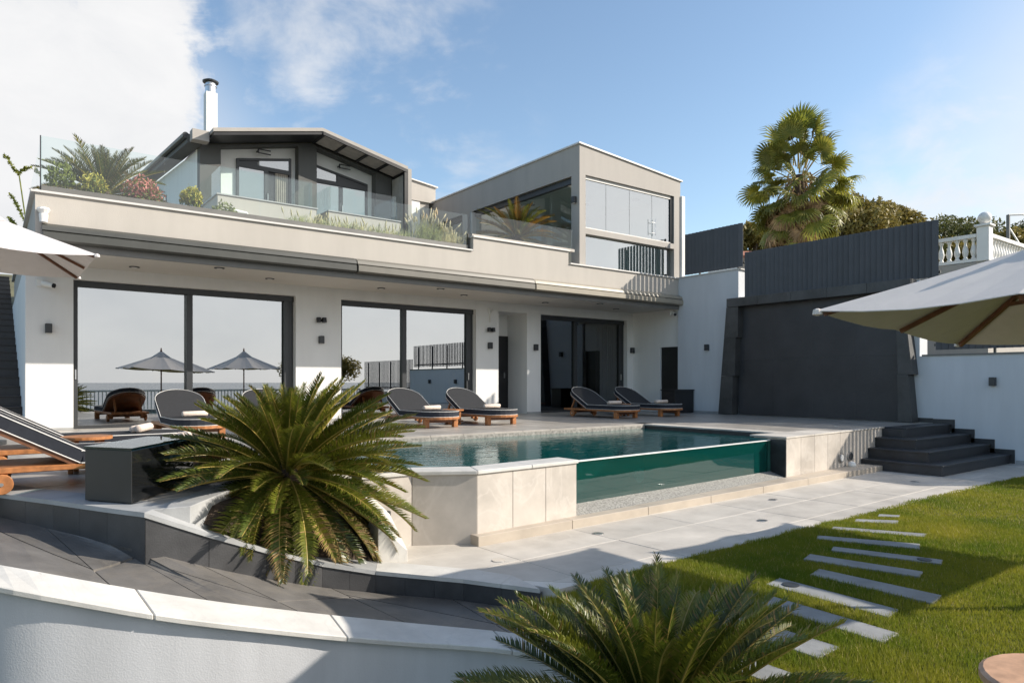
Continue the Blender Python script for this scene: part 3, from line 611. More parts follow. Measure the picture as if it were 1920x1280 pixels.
# sliding doors: frame > panes and handle
def sliding(x0, x1, lab, glass, fixl=None, rot=(0,0), jamb=.075, rj=.22):
    y = HY+.12; f = MB(); zt = TOP
    f.box(x0, x1, y, y+.13, zt-.115, zt-.003); f.box(x0, x1, y, y+.13, .66, .735); f.box(x0+.002, x0+jamb, y+.002, y+.128, .735, zt-.115); f.box(x1-.20, x1-.11, y+.002, y+.05, .735, zt-.115); f.box(x1-.11, x1-.012, y+.02, y+.128, .735, zt-.115)
    c = fixl; f.box(c-.055, c+.055, y-.004, y+.126, .735, zt-.115)
    o = tag(obj('sliding_door', f, ANTH, VI, bevel=.004), lab)
    for pi_, (a, b) in enumerate(((x0+jamb, c-.055), (c+.055, x1-.20))):
        p = obj('pane', bx(a+.001, b-.001, y+.06, y+.075, .736, zt-.116), glass, o)
        if rot[pi_]:
            cx = (a+b)/2; p.data.transform(Matrix.Translation((cx-ploc(VI).x, y+.065-HY, 0)) @ Matrix.Rotation(R(rot[pi_]), 4, 'Z') @ Matrix.Translation((-cx+ploc(VI).x, HY-y-.065, 0)))
    obj('handle', bx(x0+.03 if x0 < 2 else x1-.17, x0+.05 if x0 < 2 else x1-.15, y-.035, y, 1.55, 1.72), STEEL, o)
    return o
sliding(*D1, 'left sliding glass door mirroring umbrellas and sea', GDOOR, 3.03, rot=(2.0, 1.5))
sliding(*D2, 'middle sliding glass door mirroring the slat fence', GDOOR, 7.62)
sliding(*D3, 'dark right sliding glass door in the shade', GDARK, 12.93)
# rooms
rm = MB(); 
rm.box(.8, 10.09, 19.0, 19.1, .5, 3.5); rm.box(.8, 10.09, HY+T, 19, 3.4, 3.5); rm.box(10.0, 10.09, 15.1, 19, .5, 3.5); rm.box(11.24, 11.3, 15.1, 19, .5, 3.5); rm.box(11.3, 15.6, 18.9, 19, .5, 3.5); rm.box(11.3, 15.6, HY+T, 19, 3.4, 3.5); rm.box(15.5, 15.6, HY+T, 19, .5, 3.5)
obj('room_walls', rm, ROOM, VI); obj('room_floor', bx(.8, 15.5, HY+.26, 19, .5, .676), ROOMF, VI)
cu = MB()
for i in range(26):
    x = 9.0+i*.022; cu.box(x, x+.016, HY+.42+.05*math.sin(i*1.3), HY+.46+.05*math.sin(i*1.3), .69, 3.25)
for i in range(26):
    x = 14.0+i*.03; cu.box(x, x+.024, HY+.42+.05*math.sin(i*1.3), HY+.46+.05*math.sin(i*1.3), .69, 3.25)
obj('curtain', cu, CURT, VI)
# parapet, coping, awnings
PY = 12.40
PPm = GREIGE
obj('parapet', bx(.52, 8.28, PY, PY+.22, 3.60, 4.30), PPm, VI); obj('parapet', bx(8.2801, 11.0, PY, PY+.22, 3.60, 4.60), PPm, VI); obj('parapet', bx(11.0001, 15.0, PY, PY+.22, 3.60, 4.30), PPm, VI)
obj('parapet', bx(.52, .74, PY+.2201, 24, 3.45, 4.30), PPm, VI)
obj('terrace_slab', bx(.74, 15.2, PY+.2201, 19.3, 3.601, 3.95), PAVE, VI); obj('terrace_soil', bx(.75, 11.3, PY+.24, 14.6, 3.951, 4.22), SOIL, VI)
for a in ((.46, 8.25, PY-.04, PY+.27, 4.3005, 4.335), (8.255, 11.03, PY-.04, PY+.27, 4.6005, 4.635), (11.035, 15.03, PY-.04, PY+.27, 4.3005, 4.335), (.46, .79, PY+.275, 24, 4.3005, 4.335)): obj('coping', bx(*a), COPE, VI, bevel=.004)
obj('planter_edge', bx(.60, 8.20, PY+.09, PY+.20, 4.3355, 4.44), AWN, VI); obj('planter_edge', bx(8.31, 11.28, PY+.09, PY+.20, 4.6355, 4.70), GREIGE, VI)
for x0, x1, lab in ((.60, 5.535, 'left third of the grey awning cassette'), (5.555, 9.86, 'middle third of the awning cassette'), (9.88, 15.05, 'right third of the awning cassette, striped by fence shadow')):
    a = obj('awning_cassette', MB().prismX([(PY-.02,3.855),(PY-.13,3.80),(PY-.15,3.74),(PY-.15,3.735),(PY-.02,3.735)], x0, x1), (AWN_SHEEN if x0 > 8 else AWN_HALF if x0 > 5 else AWND), VI); tag(a, lab)
    obj('front_bar', MB().prismX([(PY-.14,3.722),(PY-.17,3.70),(PY-.17,3.60),(PY-.13,3.575),(PY-.02,3.575),(PY-.02,3.722)], x0+.01, x1-.01), (AWN_SHEEN if x0 > 8 else AWN_HALF if x0 > 5 else AWND), a)
obj('soffit_beam', bx(.56, 15.0, PY-.02, PY+.02, 3.47, 3.574), AWN, VI)
# recessed soffit spots
for i, (x, y) in enumerate(((1.99,13.56),(3.2,12.79),(4.31,13.53),(6.65,13.49),(7.71,12.81),(8.71,13.43),(11.17,13.47),(12.44,12.81),(13.71,13.49))):
    t = thing('ceiling_spot', (x, y, ZC), ('leftmost recessed spot in the overhang ceiling','second recessed spot from the left in the overhang ceiling','recessed ceiling spot above the right end of the left sliding door','recessed ceiling spot over the left half of the middle sliding door','recessed ceiling spot just left of the second awning joint','recessed ceiling spot over the right end of the middle sliding door','recessed ceiling spot over the niche','recessed ceiling spot over the dark sliding door','rightmost recessed spot in the overhang ceiling')[i], 'light', 'recessed spots in the overhang')
    obj('bezel', MB().lathe([(.085, ZC-.014), (.085, ZC-.002)], x, y, 18), ANTH, t); obj('lens', MB().lathe([(.05, ZC-.018), (.05, ZC-.0141)], x, y, 14), PIPE, t)
# wall lamps
def sconce(p, n, lab, twin=False, grp='dark box wall lamps'):
    t = thing('wall_lamp', p, lab, 'lamp', grp); x, y, z = p
    if n == 'y':
        if twin:
            obj('bracket', bx(x-.03, x+.03, y-.03, y-.001, z-.03, z+.03), BLACK, t)
            for sx in (-1, 1): obj('spot_head', MB().tube([(x+sx*.06, y-.09, z-.045), (x+sx*.06, y-.075, z+.05)], .05, 12), BLACK, t)
        else:
            obj('body', bx(x-.05, x+.05, y-.10, y-.001, z-.08, z+.08), ANTH, t, bevel=.008); obj('lens', bx(x-.04, x+.04, y-.085, y-.02, z-.083, z-.0801), WPLAST, t)
    else:
        obj('body', bx(x-.10, x-.001, y-.05, y+.05, z-.08, z+.08), ANTH, t, bevel=.008); obj('lens', bx(x-.085, x-.02, y-.04, y+.04, z-.083, z-.0801), WPLAST, t)
sconce((.78,HY,2.41), 'y', 'dark box wall lamp at the left edge of the facade'); sconce((5.57,HY,2.39), 'y', 'dark box wall lamp on the pillar right of the left sliding door')
sconce((9.92,HY,2.40), 'y', 'dark box wall lamp on the pillar left of the niche'); sconce((11.38,HY,2.40), 'y', 'dark box wall lamp on the pillar right of the niche'); sconce((15.0,HY,2.42), 'y', 'dark box wall lamp in the inner corner right of the dark sliding door')
sconce((5.56,HY,2.80), 'y', 'black twin spot lamp above the wall lamp between the left and middle sliding doors', True, 'black twin spot lamps'); sconce((9.93,HY,2.79), 'y', 'black twin spot lamp above the wall lamp left of the niche', True, 'black twin spot lamps')
sconce((15.0,11.43,2.40), 'x', 'dark box wall lamp on the shaded white wall left of the slate panel'); sconce((15.0,4.96,1.51), 'x', 'dark box wall lamp on the white wall above the dark steps')
sconce((15.0,2.9,1.51), 'x', 'dark box wall lamp on the shaded white wall out of the frame, seen only mirrored')
tag(obj('wall_switch', bx(14.96, 15.02, HY-.02, HY-.001, 1.18, 1.30), BLACK), 'small black switch plate under the lamp in the inner corner', 'switch')
# wall ornament: white forked twig
tag(obj('wall_ornament', MB().tube([(9.93,HY-.03,2.98),(9.93,HY-.03,3.17),(9.89,HY-.04,3.26),(9.87,HY-.04,3.33)], .016, 6).tube([(9.93,HY-.03,3.15),(9.97,HY-.04,3.25),(9.99,HY-.04,3.31)], .012, 6), WPLAST, smooth=True), 'white forked twig ornament on the pillar above the twin spot', 'ornament')
def camera_thing(p, d, lab):
    t = thing('security_camera', p, lab, 'camera', 'white security cameras'); p = Vector(p); d = Vector(d).normalized()
    obj('mount', MB().box(p.x-.07, p.x+.07, p.y-.045, p.y, p.z-.06, p.z+.06), WPLAST, t, bevel=.006); q = p+Vector((0,-.06,0))
    obj('housing', MB().tube([q+d*.02, q+d*.2], .045, 12), WPLAST, t, smooth=False); obj('lens', MB().tube([q+d*.201, q+d*.225], .038, 12), BLACK, t)
camera_thing((.68,HY-.001,3.17), (.75,-.55,-.22), 'white bullet camera with square box at the top left of the facade')
camera_thing((14.95,12.62,3.38), (-.5,-.8,-.25), 'white bullet camera under the right end of the overhang')
t = thing('siren', (.62, PY-.05, 3.9), 'white alarm siren on the left corner of the parapet', 'siren'); obj('body', MB().lathe([(.05,3.86),(.06,3.97),(.055,3.98)], .62, PY-.07, 12), WPLAST, t); obj('dome', MB().lathe([(.05,3.981),(.075,4.02),(.09,4.04),(.07,4.07)], .62, PY-.07, 12), WPLAST, t)
tag(obj('black_cabinet', MB().box(14.2, 14.95, 11.85, 12.30, .69, 1.27).box(14.17, 14.97, 11.83, 12.32, 1.271, 1.30), BLACK, bevel=.006), 'low black cabinet against the white wall beside the dark side door', 'cabinet')
# ---- outdoor stair at the left
SR = thing('outdoor_stair', (-.4, 15, .68), 'dark outdoor stair climbing along the left side of the house', 'stairs')
for i in range(22):
    y = 15.0+i*.55; z = .68+i*.185; obj('riser', bx(-1.2, .455, y, y+.58, .5, z+.155), STEPM, SR); obj('tread', bx(-1.22, .4555, y-.02, y+.56, z+.156, z+.186), BLACK, SR)

# ---- glass balustrades on the terrace
GB = thing('glass_balustrade', (4.4, PY+.15, 4.44), 'long clear glass balustrade on the left part of the terrace parapet', 'balustrade')
xs = [.60, 2.28, 3.82, 4.72, 5.62, 6.52, 7.42, 8.22]
for a, b in zip(xs[:-1], xs[1:]): obj('pane', bx(a+.0015, b-.0015, PY+.135, PY+.151, 4.4405, 5.19 if a < 5 else 5.10), GBAL, GB)
obj('post', bx(.585, .60, PY+.12, PY+.165, 4.336, 5.19), ANTH, GB)
ys = [12.62, 13.9, 15.2, 16.6, 18.0, 19.6, 21.2]
for a, b in zip(ys[:-1], ys[1:]): obj('pane', bx(.60, .616, a+.004, b-.004, 4.3355, 5.19), GBAL, GB)
obj('end_clamp', bx(8.222, 8.245, PY+.11, PY+.19, 4.336, 4.70), ANTH, GB)
GC = thing('glass_balustrade', (9.8, PY+.15, 4.7), 'short clear glass balustrade in front of the orange tinged sago palm', 'balustrade')
xs = [8.31, 9.26, 10.05, 10.75, 11.24]
for a, b in zip(xs[:-1], xs[1:]): obj('pane', bx(a+.0015, b-.0015, PY+.135, PY+.151, 4.7005, 5.17), GBAL, GC)

# ================================================================== PAVILION (upper right box)
PV = thing('glass_pavilion', (13.2, 12.5, 4.34), 'grey rendered upper room with frameless glass walls above the right end of the house', 'building')
FY = 12.5; X0, X1 = 11.45, 15.2
def ztop(x): return 7.33-(x-X0)*.075
obj('front_frame', MB().box(X0, 11.65, FY, FY+.3, 4.3355, 6.57).box(14.94, X1, FY, FY+.3, 4.3355, 6.57).box(11.6501, 14.9399, FY, FY+.3, 5.13, 5.27)
    .prismY([(X0,6.5701),(X1,6.5701),(X1,ztop(X1)-.04),(X0,ztop(X0)-.04)], FY, FY+.3), GREYR, PV)
obj('side_wall', MB().box(X0, X0+.3, FY+.3001, 12.80, 4.0, 6.57).box(X0, X0+.3, 17.2, 17.75, 4.0, 6.57).prismX([(FY+.3001,6.5701),(22,6.5701),(22,7.29),(FY+.3001,7.29)], X0, X0+.3).box(X0, X0+.3, 19.4, 22, 4.0, 6.57), GREYR, PV)
obj('roof', MB().prismY([(X0-.04,ztop(X0)-.039),(X1+.06,ztop(X1)-.039),(X1+.06,ztop(X1)),(X0-.04,ztop(X0))], FY-.04, 22), COPE, PV)
obj('ceiling', bx(X0+.3, X1, FY+.3, 22, 6.58, 6.65), WHITE, PV); obj('back_wall', bx(X0, X1, 22, 22.1, 4.0, 6.6), WHITE, PV); obj('right_wall', MB().box(X1-.2, X1, FY+.3001, 22, 3.6, 6.57), WHITE, PV)
obj('inner_floor', bx(X0+.3, X1-.2, FY+.05, 22, 4.0, 4.34), PAVE, PV)
obj('corner_pipe', MB().box(X1+.002, X1+.16, FY-.05, FY+.12, 4.336, 6.62), WHITE, PV, bevel=.02)
hd = MB().box(11.655, 14.935, FY+.06, FY+.14, 6.49, 6.565).box(11.655, 14.935, FY+.06, FY+.14, 5.271, 5.31); obj('glass_track', hd, COPE, PV)
xs = [11.655, 12.43, 13.28, 14.14, 14.86]
for a, b in zip(xs[:-1], xs[1:]): obj('pane', bx(a+.006, b-.006, FY+.09, FY+.104, 5.311, 6.489), GPAV, PV)
hdl = MB().tube([(14.22,FY+.03,5.42),(14.22,FY+.03,5.85)], .012, 8).tube([(14.06,FY+.03,5.42),(14.06,FY+.03,5.85)], .008, 8).bar((14.06,FY+.03,5.75),(14.22,FY+.03,5.75),.012).bar((14.06,FY+.03,5.47),(14.22,FY+.03,5.47),.012); obj('handle', hdl, STEEL, PV)
obj('side_jamb', MB().box(14.862, 14.938, FY+.05, FY+.25, 5.271, 6.565).box(14.80, 14.938, FY+.15, FY+.25, 4.34, 5.125), ANTH, PV)
obj('pane', bx(11.655, 14.935, FY+.13, FY+.144, 4.37, 5.128), GPAV, PV)
for a, b in ((12.82,13.7),(13.7,14.6),(14.6,15.5),(15.5,16.4),(16.4,17.18),(17.76,18.6),(18.6,19.38)): obj('pane', bx(X0+.12, X0+.134, a+.006, b-.006, 4.05, 6.42), GPAVS, PV)
obj('side_track', MB().box(X0+.08, X0+.2, 12.81, 17.19, 6.42, 6.568).box(X0+.08, X0+.2, 17.76, 19.39, 6.42, 6.568).box(X0+.08, X0+.2, 12.805, 12.82, 4.05, 6.42), ANTH, PV)
for x, y in ((12.4,13.6),(13.6,14.6),(12.4,15.6),(14.4,13.4)): obj('ceiling_light', MB().lathe([(.12,6.565),(.12,6.579)], x, y, 14), ANTH, PV)
sconce((X0,12.65,5.95), 'x', 'dark box wall lamp on the pavilion corner pillar')

# ================================================================== UPPER HOUSE
UH = thing('upper_house', (7, 19, 3.95), 'set back upper house with dark gabled roof, two balconies and a chimney', 'house')
AX, AZ, SL = 7.15, 8.34, .217                     # ridge x, top z, slope
def roofz(x): return AZ-SL*abs(x-AX)
RL, RR = 4.36, 9.73
UW = mat('upper_white_render', (.83, .815, .78), .85, .015, 1.2, .2, 90)
obj('wall', MB().prismY([(4.24,3.96),(9.62,3.96),(9.62,roofz(9.62)-.2),(AX,AZ-.2),(4.24,roofz(4.24)-.2)], 19.12, 19.3), UW, UH)
DKM = mat('dark_upper_render', (.11, .11, .105), .8, .05, 2, .2, 80)
for a, b in ((4.24,4.75),(6.79,7.31),(9.11,9.62)):
    P = [(a,3.96),(b,3.96),(b,roofz(b)-.19)]+([(AX,AZ-.19)] if a < AX < b else [])+[(a,roofz(a)-.19)]; obj('pillar', MB().prismY(P, 18.85, 19.118), DKM, UH)
for a, b in ((4.751,6.789),(7.311,9.109)):
    obj('fascia_beam', MB().prismY([(a,roofz(a)-.25),(b,roofz(b)-.25),(b,roofz(b)-.19),(a,roofz(a)-.19)], 18.86, 19.117), DKM, UH)
# roof: two slabs and dark soffits
obj('roof', MB().prismY([(RL,roofz(RL)),(AX,AZ),(AX,AZ-.09),(RL,roofz(RL)-.09)], 18.0, 26).prismY([(AX+.0001,AZ),(RR,roofz(RR)),(RR,roofz(RR)-.09),(AX+.0001,AZ-.09)], 18.85, 26).prismY([(AX+.0001,AZ),(RR,roofz(RR)),(RR,roofz(RR)-.09),(AX+.0001,AZ-.09)], 18.0, 18.06), GREYR, UH)
obj('soffit', MB().prismY([(RL+.02,roofz(RL)-.091),(AX,AZ-.091),(AX,AZ-.17),(RL+.02,roofz(RL)-.17)], 18.03, 18.84), BLACK, UH)
lf = MB()
for x in (AX+.02, AX+.66, AX+1.30, AX+1.94, RR-.06): lf.prismY([(x,roofz(x)-.091),(x+.06,roofz(x+.06)-.091),(x+.06,roofz(x+.06)-.18),(x,roofz(x)-.18)], 18.05, 18.83)
lf.prismY([(AX+.02,AZ-.092),(RR,roofz(RR)-.092),(RR,roofz(RR)-.181),(AX+.02,AZ-.181)], 18.0, 18.05); lf.prismY([(AX+.02,AZ-.092),(RR,roofz(RR)-.092),(RR,roofz(RR)-.181),(AX+.02,AZ-.181)], 18.83, 18.848)
obj('louvre_frame', lf, BLACK, UH)
ll = MB()
for i in range(24):
    y = 18.07+i*.032; ll.prismY([(AX+.08,roofz(AX+.08)-.10),(RR-.06,roofz(RR-.06)-.10),(RR-.06,roofz(RR-.06)-.135),(AX+.08,roofz(AX+.08)-.135)], y, y+.017)
tag(obj('louvres', ll, SLATL, UH), kind='stuff')
obj('side_post', MB().box(9.62, 9.73, 18.0, 18.09, 3.96, roofz(9.7)-.19).box(9.62, 9.66, 18.09, 18.84, 5.3, 5.4), BLACK, UH)
obj('side_cladding', bx(9.735, 9.85, 18.0, 19.4, 3.96, roofz(9.73)-.06), GREYR, UH)
for i in range(15): obj('screen_slat', bx(9.64, 9.68, 18.11+i*.049, 18.138+i*.049, 3.96, 7.55), SLATL, UH)
# balcony doors
def updoor(x0, x1, z0, zl, zr, div, mir, open_, lab):
    y = 19.10; f = MB(); zt = min(zl, zr)
    f.box(x0, x0+.06, y-.05, y+.03, z0, zl); f.box(x1-.06, x1, y-.05, y+.03, z0, zr); f.prismY([(x0,zl),(x1,zr),(x1,zr-.06),(x0,zl-.06)], y-.051, y+.031); f.box(x0+.06, x1-.06, y-.049, y+.029, zt-.20, zt-.09); f.box(div-.05, div+.05, y-.052, y+.028, z0, zt-.20)
    if mir == 'r': f.prismY([(x0+.06,zt-.09),(x0+.55,zt-.09),(x0+.55,zl+(zr-zl)*.3-.06),(x0+.06,zl-.06)], y-.04, y+.02)
    else: f.prismY([(x1-.06,zt-.09),(x1-.95,zt-.09),(x1-.95,zr+(zl-zr)*.55-.06),(x1-.06,zr-.06)], y-.04, y+.02)
    o = tag(obj('balcony_door', f, ANTH, UH), lab)
    obj('pane', bx(x0+.06, div-.05, y-.01, y, z0, zt-.20), GUP, o)
    if open_:
        obj('opening_dark_sheet', bx(div+.05, x1-.06, y+.005, y+.012, z0, zt-.20), BLACK, o)  # black sheet painting the darkness of the unlit room behind
        c = MB()
        for i in range(12): c.tube([(x1-.42+i*.028, y-.012-.012*(i % 2), z0), (x1-.42+i*.028, y-.012-.012*(i % 2), zt-.21)], .02, 6)
        obj('curtain', c, CURT, o)
    else: obj('pane', bx(div+.05, x1-.06, y-.01, y, z0, zt-.20), GUP, o)
    a = (x0+.6, x1-.06) if mir == 'r' else (x0+.06, x1-.98)
    fz = lambda x: zl+(zr-zl)*(x-x0)/(x1-x0)-.06
    obj('transom_pane', MB().prismY([(a[0],zt-.085),(a[1],zt-.085),(a[1],max(fz(a[1]),zt-.08)),(a[0],max(fz(a[0]),zt-.08))], y-.02, y-.012), GUP, o)
    obj('handle', bx(div+.02, div+.035, y-.09, y-.055, 6.35, 6.6), STEEL, o)
updoor(5.2, 6.66, 5.42, 7.42, 7.68, 5.98, 'r', True, 'left balcony door, half open with a beige curtain')
updoor(7.33, 8.95, 5.42, 7.66, 7.36, 8.12, 'l', False, 'right balcony door, closed')
for x, z in ((5.9, 7.70), (8.2, 7.72)): obj('bracket_lamp', MB().bar((x-.17,18.98,z+.05),(x+.17,18.98,z+.05),.025).bar((x-.17,18.98,z-.05),(x+.17,18.98,z-.05),.025).bar((x-.16,18.98,z-.05),(x-.16,18.98,z+.05),.03).bar((x-.16,18.98,z),(x-.16,19.12,z),.03), BLACK, UH)
# balconies
for (x0, x1) in ((4.30, 6.72), (7.06, 9.12)):
    b = obj('balcony', MB().box(x0, x1, 17.35, 17.53, 3.96, 5.95).box(x0, x0+.18, 17.5301, 19.1, 3.96, 5.95).box(x1-.18, x1, 17.5301, 18.84, 3.96, 5.95).box(x0+.18, x1-.18, 17.5301, 19.1, 5.2, 5.42), GREIGE, UH)
    obj('coping', MB().box(x0-.03, x1+.03, 17.32, 17.56, 5.9505, 5.98).box(x0-.03, x0+.21, 17.5601, 19.0, 5.9505, 5.98).box(x1-.21, x1+.03, 17.5601, 18.84, 5.9505, 5.98), GSTONE, b)
    xm = x0+(x1-x0)*.62
    for a, c_ in ((x0+.08, xm), (xm, x1-.08)): obj('pane', bx(a+.0015, c_-.0015, 17.43, 17.444, 5.981, 6.66), GBAL, b)
    obj('pane', bx(x0+.08, x0+.094, 17.45, 19.0, 5.981, 6.66), GBAL, b); obj('pane', bx(x1-.094, x1-.08, 17.45, 18.84, 5.981, 6.66), GBAL, b)
for cx in (5.0, 7.75):
    c = thing('balcony_chair', (cx, 18.2, 5.42), 'wire chair behind the left balcony glass' if cx < 6 else 'wire chair behind the right balcony glass', 'chair', 'chairs on the balconies')
    obj('rim', MB().tube([(cx+.30*math.cos(a), 18.2+.26*math.sin(a), 6.03+.12*math.sin(a+.6)-.05*math.cos(a)) for a in np.linspace(0, 2*math.pi, 21)], .016, 6), ANTH, c)
    obj('seat', MB().lathe([(.1,5.80),(.24,5.84),(.28,5.9)], cx, 18.2, 14), ANTH, c)
    for a in (.8, 2.4, 3.9, 5.5): obj('leg', MB().tube([(cx+.2*math.cos(a), 18.2+.2*math.sin(a), 5.84), (cx+.26*math.cos(a), 18.2+.26*math.sin(a), 5.42)], .012, 6), ANTH, c)
# left flank, eave, gutter
obj('side_wall', MB().prismX([(19.3,3.96),(26,3.96),(26,8.0),(19.3,7.46)], 4.24, 4.4), WHITE, UH)
obj('eave', MB().prismX([(18.6,7.44),(26.2,8.06),(26.2,8.28),(18.6,7.66)], 3.9, 4.238), DKM, UH); obj('gutter', MB().tube([(3.86,18.6,7.62),(3.86,26.2,8.24)], .075, 10), ANTH, UH)
obj('eave_box', bx(3.95, 4.34, 18.3, 18.59, 7.46, 7.72), GREYR, UH)
w_ = obj('side_window', bx(4.225, 4.238, 23.0, 23.35, 6.4, 7.15), ANTH, UH); obj('pane', bx(4.215, 4.2249, 23.04, 23.31, 6.44, 7.11), GUP, w_)
obj('chimney', MB().box(4.84, 5.14, 20.75, 21.05, 7.4, 9.68), WHITE, UH); ch = obj('chimney_pipe', MB().lathe([(.15,9.68),(.15,9.86),(.17,9.87),(.17,9.9),(.14,9.91),(.14,9.98)], 4.99, 20.9, 16), STEEL, UH); obj('cowl', MB().lathe([(.21,9.985),(.22,10.02),(.12,10.07)], 4.99, 20.9, 16), ANTH, ch)
obj('annex', MB().box(9.851, 10.55, 19.5, 19.7, 7.35, 7.6).prismY([(9.86,7.25),(11.5,7.25),(11.5,7.76),(9.86,7.96)], 19.42, 19.7).box(10.95, 11.3, 19.5, 22, 3.96, 7.249).box(10.6, 10.95, 19.62, 22, 3.96, 7.249), GREIGE, UH)
aw = obj('annex_window', MB().box(9.86, 10.62, 19.52, 19.58, 6.0, 7.248), ANTH, UH); obj('pane', bx(9.95, 10.45, 19.505, 19.519, 6.0, 7.15), GUP, aw)
obj('annex_coping', MB().prismY([(9.83,7.966),(11.56,7.755),(11.56,7.795),(9.83,8.006)], 19.36, 22), COPE, UH)
obj('white_pier', bx(10.62, 10.94, 19.45, 19.61, 3.96, 7.249), WHITE, UH)
obj('downpipe', MB().tube([(4.5,17.3,5.62),(4.95,17.3,5.58),(5.02,17.25,5.45),(5.06,17.2,5.2)], .04, 8), WPLAST, UH)

# ================================================================== RIGHT WALLS, PANEL, FENCES
RW = thing('retaining_wall', (15.2, 8, 0), 'shaded white wall on the right of the pool stepping down towards the lawn', 'wall')
obj('wall', bx(15.0, 15.35, 10.5, 12.42, -.1, 4.32), SHADEDW, RW); obj('wall', bx(15.0001, 15.35, 6.25, 10.4999, -.1, 3.56), SHADEDW, RW); obj('wall', bx(15.0, 15.35, 1.1, 6.2499, -.1, 2.02), SHADEDW, RW); obj('wall', bx(15.0001, 15.35, -4, 1.0999, -.1, 1.0), SHADEDW, RW)
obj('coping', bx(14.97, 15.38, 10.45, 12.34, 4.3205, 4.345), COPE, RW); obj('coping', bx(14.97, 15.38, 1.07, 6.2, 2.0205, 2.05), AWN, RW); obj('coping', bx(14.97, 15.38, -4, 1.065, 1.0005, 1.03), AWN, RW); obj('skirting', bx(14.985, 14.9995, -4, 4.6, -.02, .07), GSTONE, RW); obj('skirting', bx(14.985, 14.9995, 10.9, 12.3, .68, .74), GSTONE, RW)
SP = thing('slate_panel', (14.8, 8.5, .68), 'big dark slate wall panel in a leaning stone frame behind the pool', 'panel')
def q4(y0b, y1b, y0t, y1t, z0, z1, x0, x1, name, m): 
    return obj(name, MB().prismX([(y0b,z0),(y1b,z0),(y1t,z1),(y0t,z1)], x0, x1), m, SP, bevel=.003)
# recessed slabs
ye = np.linspace(6.55, 10.45, 5)
for a, b in zip(ye[:-1], ye[1:]):
    for z0, z1 in ((.69, 2.05), (2.055, 3.36)): obj('slab', bx(14.93, 14.985, a+.0008, b-.0008, z0, z1+.0035), PANEL, SP)
zs = [.69, 1.65, 2.6, 3.36]
def yl(z): return 10.90-(z-.68)*.09
for z0, z1 in zip(zs[:-1], zs[1:]):
    q4(yl(z0)-.40, yl(z0), yl(z1)-.34, yl(z1), z0, z1-.003, 14.72+.0, 14.99, 'frame_stone', PANELF)
    q4(6.27, 6.55, 6.34+.02*z0, 6.55+.02*z0, z0, z1-.003, 14.72, 14.99, 'frame_stone', PANELF)
for a, b in zip(np.linspace(6.3, 10.64, 6)[:-1], np.linspace(6.3, 10.64, 6)[1:]):
    q4(a+.002, b-.002, a+.002, b-.002, 3.362, 3.575, 14.70, 14.99, 'lintel_stone', PANELF)
def slat_fence(x, y0, y1, z0, z1, lab, dz=0):
    n = max(2, round((y1-y0)/.12)); F = thing('slat_fence', (x, (y0+y1)/2, z0), lab, 'fence', 'dark slat fences on the right walls')
    a = Vector((.43, -.903, 0))*.058; b = Vector((.903, .43, 0))*.015
    sh = MB().prism([(-a.x-b.x,-a.y-b.y),(a.x-b.x,a.y-b.y),(a.x+b.x,a.y+b.y),(-a.x+b.x,-a.y+b.y)], 0, z1-z0).mesh('slat', ANTHF)
    for i in range(n):
        o = link('slat', sh, F); o.location = Vector((x, y0+.06+i*.12, z0))-F.location; o.rotation_euler = (0, 0, R(random.uniform(-2.0, 2.0)))
    obj('rail', bx(x+.075, x+.115, y0, y1, z0+.08, z0+.13), ANTH, F)
    for y in np.arange(y0+.2, y1, 1.2): obj('post', bx(x+.116, x+.156, y, y+.04, z0-.13, z1-.05), ANTH, F)
    return F
slat_fence(15.12, 10.46, 12.28, 4.40, 5.50, 'highest slat fence section next to the pavilion corner')
slat_fence(15.12, 5.95, 10.40, 3.60, 4.74, 'long dark slat fence above the slate panel')
slat_fence(15.12, 1.2, 6.06, 2.14, 3.08, 'low slat fence on the white wall under the right umbrella')
slat_fence(15.12, -3.9, 1.1, 1.12, 2.50, 'lowest slat fence nearest the lawn end, outside the frame')

